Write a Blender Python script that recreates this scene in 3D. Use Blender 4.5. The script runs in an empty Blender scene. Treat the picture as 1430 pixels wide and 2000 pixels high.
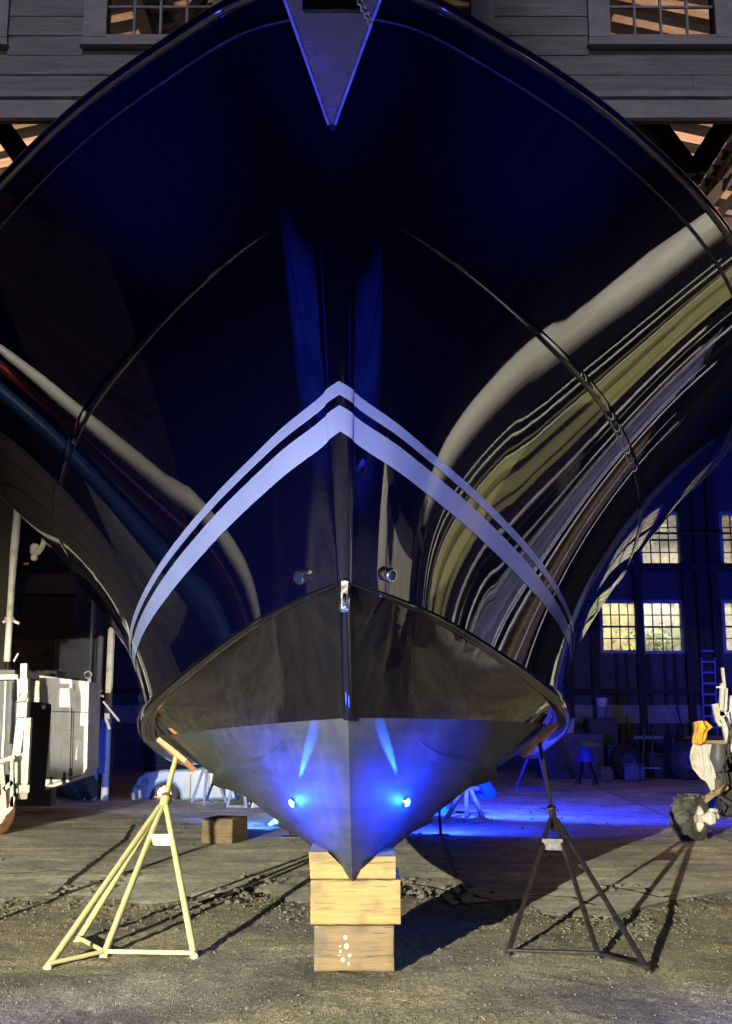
import bpy, math, random
from mathutils import Vector, Matrix
random.seed(7)
R = math.radians
scene = bpy.context.scene
COL = scene.collection

# ------------------------------------------------------------------ camera, sky, lamps, exposure
CAM_Z, PITCH, FPX = 1.35, R(10.56), 2200.0
cam_data = bpy.data.cameras.new("camera"); cam = bpy.data.objects.new("camera", cam_data); COL.objects.link(cam)
cam.location = (0, 0, CAM_Z); cam.rotation_euler = (R(90) + PITCH, 0, 0)
cam_data.sensor_fit = 'VERTICAL'; cam_data.sensor_height = 24.0
cam_data.lens = 24.0 * FPX / 2000.0
cam_data.clip_start = 0.05; cam_data.clip_end = 500
scene.camera = cam
scene.view_settings.view_transform = 'Standard'; scene.view_settings.look = 'None'
scene.view_settings.gamma = 1.0; scene.view_settings.use_curve_mapping = False
scene.view_settings.exposure = 0.0
scene.cycles.use_denoising = True
scene.cycles.max_bounces = 8; scene.cycles.glossy_bounces = 5; scene.cycles.transparent_max_bounces = 10
scene.cycles.sample_clamp_indirect = 4.0

world = bpy.data.worlds.new("World"); scene.world = world; world.use_nodes = True
wn = world.node_tree.nodes; wn.clear()
wo = wn.new('ShaderNodeOutputWorld'); wb = wn.new('ShaderNodeBackground')
wb.inputs['Color'].default_value = (0.7, 0.75, 1.0, 1); wb.inputs['Strength'].default_value = 0.009   # night sky over a town
world.node_tree.links.new(wb.outputs[0], wo.inputs[0])

def lamp(name, kind, loc, target, color, energy, size=0.1, spot=60, blend=.5):
    d = bpy.data.lights.new(name, kind); d.color = color; d.energy = energy
    o = bpy.data.objects.new(name, d); COL.objects.link(o); o.location = loc
    if target is not None:
        o.rotation_euler = (Vector(target) - Vector(loc)).to_track_quat('-Z', 'Y').to_euler()
    if kind == 'SPOT':
        d.spot_size = R(spot); d.spot_blend = blend; d.shadow_soft_size = size
    elif kind == 'POINT':
        d.shadow_soft_size = size
    elif kind == 'AREA':
        d.shape = 'RECTANGLE'; d.size = size; d.size_y = size * .5
    elif kind == 'SUN':
        d.angle = size
    return o
BLUE = (0.012, 0.035, 1.0)
# the yard floodlight left of and behind the camera (its hood is built below, it keeps the beam low)
FLOOD = Vector((-5.2, -5.6, 2.35))
lamp('yard_flood_light', 'SPOT', FLOOD, (0.2, 8.5, 1.0), (1.0, .92, .66), 32000, .03, 66, .3)
# narrow fill lamp added beside the camera, unseen, to brighten the lift's cabinet
lamp('yard_flood_light', 'SPOT', (-1.6, -1.4, 2.0), (-4.15, 16, 1.75), (1.0, .94, .82), 6500, .05, 7.5, .5)
# weak sky glow, and unseen spots added to brighten the shed front
lamp('sky_glow', 'SUN', (0, -10, 12), (0, 9, 7), (.86, .84, 1.0), .05, R(25))
for x_ in (-3.6, 3.6):
    lamp('shed_front_light', 'SPOT', (x_*.8, -2.5, 8.3), (x_*1.3, 9.5, 8.7), (.93, .88, 1.0), 1750, .1, 38, .5)
# warm lamps inside the shed, thrown up at the roof
lamp('shed_roof_light', 'SPOT', (6.5, 12.5, 5.2), (6.8, 14.5, 11), (1.0, .72, .52), 6000, .3, 84, .6)
lamp('shed_roof_light', 'SPOT', (-6.5, 12.5, 5.2), (-6.0, 14.5, 11), (1.0, .72, .52), 6000, .3, 84, .6)
# blue show lights: two in front of the bow, two under the boat
SHOW = [((-1.35, 4.45, .13), (-.8, 6.2, 2.75), 260, .30), ((1.35, 4.45, .13), (.9, 6.2, 2.75), 260, .30), ((.9, 14.0, .50), (5.0, 26, 1.3), 160, .18), ((-.9, 13.8, .42), (-3.2, 20.2, .3), 700, .22)]
lamp('blue_show_light', 'SPOT', *SHOW[0][:2], BLUE, 150, .06, 76, .35); lamp('blue_show_light', 'SPOT', *SHOW[1][:2], BLUE, 170, .06, 76, .35)
for i_, t_ in ((0, (-.62, 7.0, 1.0)), (1, (.42, 7.0, 1.0))):
    lamp('blue_show_light', 'SPOT', SHOW[i_][0], t_, BLUE, 1700, .04, 24, .8)
for x_ in (-1, 1):
    lamp('blue_ground_wash', 'SPOT', (x_*6.9, 1.0, 5.0), (x_*6.9, 1.0, 0), BLUE, 6500, .08, 50, .6)  # added unseen; makes a blue pool on the ground for the stem to mirror
    lamp('blue_show_light', 'SPOT', (x_*3.3, 4.1, 1.3), (x_*1.15-.1, 5.5, 4.5), BLUE, 1000, .1, 27, 1)
    lamp('blue_ground_wash', 'SPOT', (x_*3.3, 4.1, 1.3), (x_*1.95, 5.25, 0), BLUE, 420, .05, 36, 1)
    lamp('blue_show_light', 'SPOT', (x_*1.35, 4.45, .13), (-.15, 4.62, 4.3), BLUE, 620, .04, 15, .6)
lamp('blue_show_light', 'AREA', *SHOW[2][:2], BLUE, SHOW[2][2], SHOW[2][3]); lamp('blue_show_light', 'SPOT', (1.3, 16.5, 1.35), (4.6, 20.5, .2), BLUE, 2100, .12, 158, .35); lamp('blue_show_light', 'SPOT', (13.4, 22, 2.5), (12.8, 32, 5.2), BLUE, 1500, .1, 70, .5); lamp('blue_show_light', 'SPOT', *SHOW[3][:2], (.1, .25, 1), 1300, .06, 44, .5)  # the spot by the right wall is added unseen, mirrored along the hull's edge
# unseen fill lamps added on the mirrored things either side of the doorway
lamp('side_light', 'SPOT', (4.6, 2.0, 6.2), (9.6, 10.8, 2.8), (1, .96, .84), 11000, .15, 30, .6)
lamp('side_light', 'SPOT', (-4.2, 3.0, 6.2), (-8.6, 12.0, 2.6), (1, .97, .85), 7000, .15, 17, .6)
# outside yard lamp behind the back windows
lamp('back_yard_light', 'AREA', (9.5, 33.4, 7.5), (9.5, 36, 4.5), (1.0, .92, .76), 1300, 2.0)

# ------------------------------------------------------------------ small geometry kit
CP, SP = math.cos(PITCH), math.sin(PITCH)
def ray(px, py):
    a = (px - 715) / FPX; b = (1000 - py) / FPX
    return Vector((a, CP - b * SP, SP + b * CP))
def at(px, py, Y):
    r = ray(px, py); t = Y / r.y
    return Vector((r.x * t, Y, CAM_Z + r.z * t))
def gr(px, py, z=0.0):
    r = ray(px, py); t = (z - CAM_Z) / r.z
    return Vector((r.x * t, r.y * t, z))

def interp(tab, t):
    n = len(tab)
    if t <= tab[0][0]: return tab[0][1]
    if t >= tab[-1][0]: return tab[-1][1]
    d = [(tab[i+1][1]-tab[i][1])/(tab[i+1][0]-tab[i][0]) for i in range(n-1)]
    i = max(k for k in range(n-1) if tab[k][0] <= t)
    def m(k):
        if k == 0: return d[0]
        if k == n-1: return d[-1]
        if d[k-1]*d[k] <= 0: return 0.
        return 2*d[k-1]*d[k]/(d[k-1]+d[k])
    h = tab[i+1][0]-tab[i][0]; s = (t-tab[i][0])/h
    return ((2*s**3-3*s*s+1)*tab[i][1]+(s**3-2*s*s+s)*h*m(i)+(-2*s**3+3*s*s)*tab[i+1][1]+(s**3-s*s)*h*m(i+1))

class MB:
    def __init__(s): s.v = []; s.f = []
    def add(s, vs, fs):
        b = len(s.v); s.v += [Vector(p) for p in vs]; s.f += [tuple(i + b for i in f) for f in fs]; return s
    def box(s, c, size, rot=None, taper=1.0, bev=0.0):
        x, y, z = [k / 2 for k in size]; c = Vector(c)
        if bev > 0:
            b = min(bev, x*.9, y*.9, z*.9); vs = []; 
            for sx in (-1, 1):
                for sy in (-1, 1):
                    for sz in (-1, 1):
                        vs += [Vector((sx*(x-b), sy*(y-b), sz*z)), Vector((sx*(x-b), sy*y, sz*(z-b))), Vector((sx*x, sy*(y-b), sz*(z-b)))]
            idx = lambda sx, sy, sz, k: (((sx > 0)*4 + (sy > 0)*2 + (sz > 0))*3 + k)
            fs = []
            for sg in (-1, 1):
                q = [(-1,-1),(1,-1),(1,1),(-1,1)]
                fs.append([idx(a, b2, sg, 0) for a, b2 in q]); fs.append([idx(a, sg, b2, 1) for a, b2 in q]); fs.append([idx(sg, a, b2, 2) for a, b2 in q])
            for a in (-1, 1):
                for b2 in (-1, 1):
                    fs.append([idx(-1,a,b2,0), idx(1,a,b2,0), idx(1,a,b2,1), idx(-1,a,b2,1)])
                    fs.append([idx(a,-1,b2,0), idx(a,1,b2,0), idx(a,1,b2,2), idx(a,-1,b2,2)])
                    fs.append([idx(a,b2,-1,1), idx(a,b2,1,1), idx(a,b2,1,2), idx(a,b2,-1,2)])
                    for c2 in (-1, 1): fs.append([idx(a,b2,c2,0), idx(a,b2,c2,1), idx(a,b2,c2,2)])
        else:
            vs = [Vector((sx*x*(taper if sz > 0 else 1), sy*y*(taper if sz > 0 else 1), sz*z)) for sx in (-1,1) for sy in (-1,1) for sz in (-1,1)]
            fs = [(0,1,3,2),(4,6,7,5),(0,4,5,1),(2,3,7,6),(0,2,6,4),(1,5,7,3)]
        if rot is not None:
            M = rot if isinstance(rot, Matrix) else Matrix.Rotation(rot, 3, 'Z')
            vs = [M @ p for p in vs]
        return s.add([p + c for p in vs], fs)
    def bar(s, a, b, w, h=None, up=(0, 0, 1)):
        a = Vector(a); b = Vector(b); h = h or w; d = (b - a).normalized(); u = Vector(up)
        if abs(d.dot(u)) > .98: u = Vector((0, 1, 0))
        sx = d.cross(u).normalized() * w / 2; sy = sx.cross(d).normalized() * h / 2
        vs = [p + i*sx + j*sy for p in (a, b) for i, j in ((-1,-1),(1,-1),(1,1),(-1,1))]
        return s.add(vs, [(3,2,1,0),(4,5,6,7),(0,1,5,4),(1,2,6,5),(2,3,7,6),(3,0,4,7)])
    def sweep(s, pts, rad, n=10, cap=True, flat=1.0):
        pts = [Vector(p) for p in pts]; m = len(pts); rings = []
        ref = Vector((0, 0, 1))
        for i, p in enumerate(pts):
            t = (pts[min(i+1, m-1)] - pts[max(i-1, 0)]).normalized()
            if abs(t.dot(ref)) > .95: ref = Vector((0, 1, 0)) if abs(t.y) < .9 else Vector((1, 0, 0))
            a = t.cross(ref).normalized(); b = a.cross(t).normalized()
            r = rad[i] if isinstance(rad, (list, tuple)) else rad
            rings.append([p + a*math.cos(k*math.tau/n)*r + b*math.sin(k*math.tau/n)*r*flat for k in range(n)])
        vs = [q for r in rings for q in r]; fs = []
        for i in range(m-1):
            for k in range(n):
                fs.append((i*n+k, i*n+(k+1) % n, (i+1)*n+(k+1) % n, (i+1)*n+k))
        if cap: fs += [tuple(reversed(range(n))), tuple(range((m-1)*n, m*n))]
        return s.add(vs, fs)
    def tube(s, a, b, r, n=10, r2=None): return s.sweep([a, b], [r, r2 if r2 is not None else r], n)
    def lathe(s, c, axis, prof, n=24):
        # prof: list of (distance along axis, radius)
        c = Vector(c); ax = Vector(axis).normalized(); u = ax.orthogonal().normalized(); w = ax.cross(u)
        vs = []; fs = []
        for (d, r) in prof:
            for k in range(n):
                a = k*math.tau/n; vs.append(c + ax*d + (u*math.cos(a) + w*math.sin(a))*max(r, 1e-4))
        for i in range(len(prof)-1):
            for k in range(n): fs.append((i*n+k, i*n+(k+1) % n, (i+1)*n+(k+1) % n, (i+1)*n+k))
        return s.add(vs, fs)
    def torus(s, c, axis, R1, r, n=20, m=8, arc=1.0):
        c = Vector(c); ax = Vector(axis).normalized(); u = ax.orthogonal().normalized(); w = ax.cross(u)
        vs = []; fs = []
        for i in range(n):
            a = i*math.tau/n
            d = u*math.cos(a) + w*math.sin(a)
            for k in range(m):
                b = k*math.tau/m; vs.append(c + d*(R1 + r*math.cos(b)) + ax*r*math.sin(b))
        for i in range(n):
            for k in range(m): fs.append((i*m+k, ((i+1) % n)*m+k, ((i+1) % n)*m+(k+1) % m, i*m+(k+1) % m))
        return s.add(vs, fs)
    def prism(s, poly, off):
        # closed polygon (3D points) pushed by vector off
        n = len(poly); off = Vector(off); a = [Vector(p) for p in poly]; b = [p + off for p in a]
        return s.add(a + b, [tuple(range(n)), tuple(reversed(range(n, 2*n)))] + [(i, i+n, (i+1) % n + n, (i+1) % n) for i in range(n)])
    def grid(s, rows):
        n = len(rows[0]); vs = [p for r in rows for p in r]; fs = []
        for i in range(len(rows)-1):
            for k in range(n-1): fs.append((i*n+k, i*n+k+1, (i+1)*n+k+1, (i+1)*n+k))
        return s.add(vs, fs)
    def build(s, name, mat, parent=None, smooth=True, angle=38):
        me = bpy.data.meshes.new(name); o0 = parent.location if parent is not None else Vector((0, 0, 0))
        p = parent
        while p is not None and p.parent is not None: p = p.parent; o0 = o0 + p.location
        me.from_pydata([tuple(v - o0) for v in s.v], [], s.f); me.update()
        import bmesh
        bm = bmesh.new(); bm.from_mesh(me); bmesh.ops.recalc_face_normals(bm, faces=bm.faces); bm.to_mesh(me); bm.free()
        if smooth:
            for pl in me.polygons: pl.use_smooth = True
            me.set_sharp_from_angle(angle=R(angle))
        me.materials.append(mat)
        o = bpy.data.objects.new(name, me); COL.objects.link(o); o.parent = parent
        return o

def tag(o, label=None, cat=None, group=None, kind=None):
    if label: o['label'] = label
    if cat: o['category'] = cat
    if group: o['group'] = group
    if kind: o['kind'] = kind
    return o
def thing(name, loc, label, cat, group=None):
    o = bpy.data.objects.new(name, None); COL.objects.link(o); o.location = loc; o.empty_display_size = .1
    return tag(o, label, cat, group)
def rebase(o):
    # put a one-mesh thing's origin at its own base
    me = o.data; xs = [v.co.x for v in me.vertices]; ys = [v.co.y for v in me.vertices]; zs = [v.co.z for v in me.vertices]
    c = Vector(((min(xs)+max(xs))/2, (min(ys)+max(ys))/2, min(zs)))
    for v in me.vertices: v.co -= c
    o.location = o.location + c
    return o
def copy_tree(o, parent=None):
    kids = [c for c in bpy.data.objects if c.parent == o]
    c = o.copy(); COL.objects.link(c); c.parent = parent
    for k in kids: copy_tree(k, c)
    return c

# ------------------------------------------------------------------ materials
def mat(name, col, rough=.5, metal=0, noise=None, bump=None, spec=.5, ior=1.45, coat=0, col2=None, scale=5., detail=6, contrast=(.35, .65), stretch=(1, 1, 1), rough2=None, emis=None, estr=0, aniso=0):
    m = bpy.data.materials.new(name); m.use_nodes = True; nt = m.node_tree; b = nt.nodes['Principled BSDF']; L = nt.links
    b.inputs['Base Color'].default_value = (*col, 1); b.inputs['Roughness'].default_value = rough; b.inputs['Metallic'].default_value = metal
    b.inputs['IOR'].default_value = ior; b.inputs['Specular IOR Level'].default_value = spec; b.inputs['Coat Weight'].default_value = coat
    b.inputs['Coat Roughness'].default_value = .05
    if emis: b.inputs['Emission Color'].default_value = (*emis, 1); b.inputs['Emission Strength'].default_value = estr
    if col2 is not None or bump or rough2 is not None:
        tc = nt.nodes.new('ShaderNodeTexCoord'); mp = nt.nodes.new('ShaderNodeMapping'); mp.inputs['Scale'].default_value = stretch
        L.new(tc.outputs['Object'], mp.inputs[0])
        nz = nt.nodes.new('ShaderNodeTexNoise'); nz.inputs['Scale'].default_value = scale; nz.inputs['Detail'].default_value = detail; nz.inputs['Roughness'].default_value = .65
        L.new(mp.outputs[0], nz.inputs['Vector'])
        rp = nt.nodes.new('ShaderNodeMapRange'); rp.inputs['From Min'].default_value = contrast[0]; rp.inputs['From Max'].default_value = contrast[1]
        L.new(nz.outputs['Fac'], rp.inputs['Value'])
        if col2 is not None:
            mx = nt.nodes.new('ShaderNodeMix'); mx.data_type = 'RGBA'; mx.inputs['A'].default_value = (*col, 1); mx.inputs['B'].default_value = (*col2, 1)
            L.new(rp.outputs[0], mx.inputs['Factor']); L.new(mx.outputs['Result'], b.inputs['Base Color'])
        if rough2 is not None:
            mr = nt.nodes.new('ShaderNodeMapRange'); mr.inputs['To Min'].default_value = rough; mr.inputs['To Max'].default_value = rough2
            L.new(rp.outputs[0], mr.inputs['Value']); L.new(mr.outputs[0], b.inputs['Roughness'])
        if bump:
            n2 = nt.nodes.new('ShaderNodeTexNoise'); n2.inputs['Scale'].default_value = bump[0]; n2.inputs['Detail'].default_value = 5
            L.new(mp.outputs[0], n2.inputs['Vector'])
            bp = nt.nodes.new('ShaderNodeBump'); bp.inputs['Strength'].default_value = bump[1]; bp.inputs['Distance'].default_value = bump[2] if len(bump) > 2 else .01
            L.new(n2.outputs['Fac'], bp.inputs['Height']); L.new(bp.outputs[0], b.inputs['Normal'])
    return m
M = {}
M['gloss'] = mat('navy_black_gelcoat', (.0008, .0010, .011), .008, ior=1.8, rough2=.03, scale=2.0, bump=(2.4, .06, .004))
M['gloss_low'] = mat('black_gelcoat_dusty', (.002, .002, .006), .02, ior=1.7, rough2=.08, scale=4, bump=(4, .3, .006), col2=(.007, .006, .006), contrast=(.45, .9))
def bottom_mat():
    m = mat('grey_bottom_paint', (.026, .034, .046), .40, rough2=.62, scale=1.1, detail=10, bump=(90, .25, .002), col2=(.052, .060, .062), contrast=(.30, .70), stretch=(1, 1, 2.2)); nt = m.node_tree; L = nt.links; b = nt.nodes['Principled BSDF']
    tc = nt.nodes.new('ShaderNodeTexCoord'); src = b.inputs['Base Color'].links[0].from_socket
    for st, sc_, lo, hi, p0, p1 in (((.6, .6, 9), 2.2, .82, 1.1, .38, .62), ((1, 1, 1), 9, .86, 1.06, .4, .6), ((5, 5, .5), 3, .88, 1.1, .45, .7)):
        mp = nt.nodes.new('ShaderNodeMapping'); mp.inputs['Scale'].default_value = st; L.new(tc.outputs['Object'], mp.inputs[0])
        nn = nt.nodes.new('ShaderNodeTexNoise'); nn.inputs['Scale'].default_value = sc_; nn.inputs['Detail'].default_value = 10; L.new(mp.outputs[0], nn.inputs['Vector'])
        rr = nt.nodes.new('ShaderNodeMapRange'); rr.inputs['From Min'].default_value = p0; rr.inputs['From Max'].default_value = p1; rr.inputs['To Min'].default_value = lo; rr.inputs['To Max'].default_value = hi; L.new(nn.outputs['Fac'], rr.inputs['Value'])
        m3 = nt.nodes.new('ShaderNodeMix'); m3.data_type = 'RGBA'; m3.blend_type = 'MULTIPLY'; m3.inputs['Factor'].default_value = 1; L.new(src, m3.inputs['A']); L.new(rr.outputs[0], m3.inputs['B']); src = m3.outputs['Result']
    L.new(src, b.inputs['Base Color']); return m
M['bottom'] = bottom_mat()
M['rail_black'] = mat('black_rubber_rail', (.004, .004, .008), .38)
M['stripe'] = mat('pale_boot_stripe', (.19, .24, .52), .12, col2=(.165, .205, .46), scale=2.5, ior=1.6)
M['steel'] = mat('stainless_steel', (.6, .6, .62), .12, 1, rough2=.3, scale=20)
M['stand_yel'] = mat('cream_painted_steel', (.58, .55, .28), .45, col2=(.50, .36, .10), scale=14, contrast=(.55, .75), bump=(60, .2, .003))
M['stand_blk'] = mat('dark_worn_steel', (.07, .07, .085), .28, metal=.85, col2=(.16, .15, .15), scale=22, bump=(80, .2, .002))
M['rust'] = mat('rusty_steel', (.22, .10, .05), .7, col2=(.10, .05, .03), scale=20, bump=(60, .4, .004))
M['pad'] = mat('orange_plywood', (.62, .33, .17), .6, col2=(.5, .25, .13), scale=6, stretch=(1, 6, 1))
def wood(name, c1, c2, sc=(1, 1, 14), dark=(.2, .13, .06)):
    m = mat(name, c1, .75, col2=c2, scale=3.2, detail=10, contrast=(.3, .7), stretch=sc, bump=(9, .6, .01)); nt = m.node_tree; L = nt.links
    b = nt.nodes['Principled BSDF']; src = b.inputs['Base Color'].links[0].from_socket
    tc = nt.nodes.new('ShaderNodeTexCoord'); nz = nt.nodes.new('ShaderNodeTexNoise'); nz.inputs['Scale'].default_value = 7; nz.inputs['Detail'].default_value = 8
    L.new(tc.outputs['Object'], nz.inputs['Vector']); rp = nt.nodes.new('ShaderNodeMapRange'); rp.inputs['From Min'].default_value = .52; rp.inputs['From Max'].default_value = .72; rp.inputs['To Max'].default_value = .75
    L.new(nz.outputs['Fac'], rp.inputs['Value']); mx = nt.nodes.new('ShaderNodeMix'); mx.data_type = 'RGBA'
    L.new(rp.outputs[0], mx.inputs['Factor']); L.new(src, mx.inputs['A']); mx.inputs['B'].default_value = (*dark, 1)
    # dark checks running along the grain
    mp = nt.nodes.new('ShaderNodeMapping'); mp.inputs['Scale'].default_value = (1.3, 1.3, 30); L.new(tc.outputs['Object'], mp.inputs[0])
    n2 = nt.nodes.new('ShaderNodeTexNoise'); n2.inputs['Scale'].default_value = 2.0; n2.inputs['Detail'].default_value = 8; n2.inputs['Distortion'].default_value = .6; L.new(mp.outputs[0], n2.inputs['Vector'])
    r2 = nt.nodes.new('ShaderNodeMapRange'); r2.inputs['From Min'].default_value = .60; r2.inputs['From Max'].default_value = .66; r2.inputs['To Min'].default_value = 0; r2.inputs['To Max'].default_value = .8; L.new(n2.outputs['Fac'], r2.inputs['Value'])
    m4 = nt.nodes.new('ShaderNodeMix'); m4.data_type = 'RGBA'; L.new(r2.outputs[0], m4.inputs['Factor']); L.new(mx.outputs['Result'], m4.inputs['A']); m4.inputs['B'].default_value = (*[k*.35 for k in dark], 1)
    L.new(m4.outputs['Result'], b.inputs['Base Color'])
    return m
M['block_y'] = wood('yellow_timber', (.34, .245, .105), (.20, .14, .06), dark=(.12, .095, .06))
M['block_b'] = wood('brown_timber', (.20, .145, .08), (.12, .085, .05), dark=(.07, .062, .055))
M['wood_old'] = wood('old_timber', (.34, .25, .13), (.22, .16, .09))
M['siding'] = mat('grey_painted_siding', (.23, .22, .24), .7, col2=(.12, .115, .13), scale=3.2, detail=12, contrast=(.38, .68), stretch=(.6, 1, 6), bump=(22, .9, .01))
M['trim'] = mat('grey_painted_trim', (.255, .245, .27), .6, col2=(.19, .18, .2), scale=5, stretch=(1, 1, 2), bump=(20, .3, .004))
M['dark_wood'] = mat('dark_timber', (.05, .042, .035), .8, col2=(.025, .02, .018), scale=4, bump=(12, .5, .01))
M['deck_wood'] = mat('roof_boards', (.72, .52, .36), .8, col2=(.45, .29, .18), scale=1.5, detail=10, stretch=(1, 7, 1), bump=(8, .5, .01))
M['backwall'] = mat('old_shed_boards', (.11, .11, .12), .8, col2=(.05, .05, .06), scale=1.6, detail=10, contrast=(.3, .7), stretch=(.6, 1, 6), bump=(9, .6, .03))
M['muntin'] = mat('window_bar_paint', (.035, .035, .04), .6)
M['frame_pale'] = mat('pale_window_paint', (.35, .35, .38), .6, col2=(.25, .25, .28), scale=6)
M['white_old'] = mat('old_white_paint', (.54, .52, .49), .55, col2=(.26, .21, .17), scale=7, detail=12, contrast=(.50, .72), bump=(30, .3, .004))
M['white'] = mat('white_paint', (.66, .65, .62), .4, col2=(.5, .48, .45), scale=3)
M['sticker'] = mat('pale_sticker', (.72, .70, .60), .5, col2=(.4, .38, .32), scale=60)
M['dark_metal'] = mat('dark_machine_metal', (.035, .035, .042), .5, metal=.3, col2=(.06, .055, .06), scale=6, bump=(30, .3, .004))
M['grey_metal'] = mat('grey_machine_metal', (.10, .10, .115), .5, col2=(.065, .065, .075), scale=4, bump=(20, .3, .004))
M['rubber'] = mat('tyre_rubber', (.03, .03, .03), .75, col2=(.055, .052, .048), scale=14, bump=(50, .4, .004))
M['rubber_dusty'] = mat('dusty_tyre_rubber', (.05, .05, .046), .8, col2=(.16, .15, .13), scale=9, contrast=(.45, .75), bump=(50, .5, .006))
M['orange'] = mat('orange_cloth', (.78, .42, .06), .8, col2=(.62, .28, .03), scale=5, bump=(40, .3, .004))
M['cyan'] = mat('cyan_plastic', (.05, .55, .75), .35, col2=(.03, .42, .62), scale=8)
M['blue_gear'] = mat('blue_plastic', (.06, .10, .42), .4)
M['grey_plastic'] = mat('grey_plastic', (.25, .25, .28), .5, col2=(.16, .16, .18), scale=4)
M['car'] = mat('pale_car_paint', (.24, .33, .50), .25, coat=.6, col2=(.18, .26, .42), scale=2)
M['red'] = mat('red_paint', (.16, .012, .012), .35, col2=(.10, .01, .01), scale=3)
M['blue_tarp'] = mat('blue_tarp', (.007, .035, .11), .5, col2=(.006, .025, .08), scale=3, bump=(6, .6, .03))
M['pale_block'] = mat('pale_wall', (.55, .52, .45), .8, col2=(.3, .28, .24), scale=2.2, detail=8)
M['rafter'] = mat('sooty_rafter', (.014, .011, .009), .85)  # near-black, set against the bright roof boards
M['leaf'] = mat('leaf', (.10, .17, .03), .6, col2=(.2, .26, .05), scale=5)
M['bark'] = mat('bark', (.09, .07, .05), .9)
def glass(name, dirt=.12, tint=(.9, .92, .95)):
    m = bpy.data.materials.new(name); m.use_nodes = True; nt = m.node_tree; nt.nodes.clear(); L = nt.links
    o = nt.nodes.new('ShaderNodeOutputMaterial'); tr = nt.nodes.new('ShaderNodeBsdfTransparent'); tr.inputs[0].default_value = (*tint, 1)
    gl = nt.nodes.new('ShaderNodeBsdfGlossy'); gl.inputs['Roughness'].default_value = .05
    fr = nt.nodes.new('ShaderNodeFresnel'); fr.inputs[0].default_value = 1.5
    mx = nt.nodes.new('ShaderNodeMixShader'); L.new(fr.outputs[0], mx.inputs[0]); L.new(tr.outputs[0], mx.inputs[1]); L.new(gl.outputs[0], mx.inputs[2])
    df = nt.nodes.new('ShaderNodeBsdfTranslucent'); df.inputs[0].default_value = (.7, .68, .6, 1)
    nz = nt.nodes.new('ShaderNodeTexNoise'); nz.inputs['Scale'].default_value = 2.5; nz.inputs['Detail'].default_value = 6
    mr = nt.nodes.new('ShaderNodeMapRange'); mr.inputs['From Min'].default_value = .35; mr.inputs['From Max'].default_value = .75; mr.inputs['To Max'].default_value = dirt*2
    tc = nt.nodes.new('ShaderNodeTexCoord'); L.new(tc.outputs['Object'], nz.inputs['Vector'])
    L.new(nz.outputs['Fac'], mr.inputs['Value'])
    m2 = nt.nodes.new('ShaderNodeMixShader'); L.new(mr.outputs[0], m2.inputs[0]); L.new(mx.outputs[0], m2.inputs[1]); L.new(df.outputs[0], m2.inputs[2])
    L.new(m2.outputs[0], o.inputs[0]); return m
M['glass'] = glass('window_glass', .06, (.58, .58, .6))
M['glass_dirty'] = glass('dusty_window_glass', .35)
def emit(name, col, s):
    m = bpy.data.materials.new(name); m.use_nodes = True; nt = m.node_tree; nt.nodes.clear()
    o = nt.nodes.new('ShaderNodeOutputMaterial'); e = nt.nodes.new('ShaderNodeEmission'); e.inputs[0].default_value = (*col, 1); e.inputs[1].default_value = s
    nt.links.new(e.outputs[0], o.inputs[0]); return m
M['led'] = emit('blue_led', (.10, .75, 1.0), 22)
M['lens_on'] = emit('blue_lens_on', BLUE, 60)
M['tube_on'] = emit('blue_tube_on', BLUE, 45)
from mathutils import noise
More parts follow.
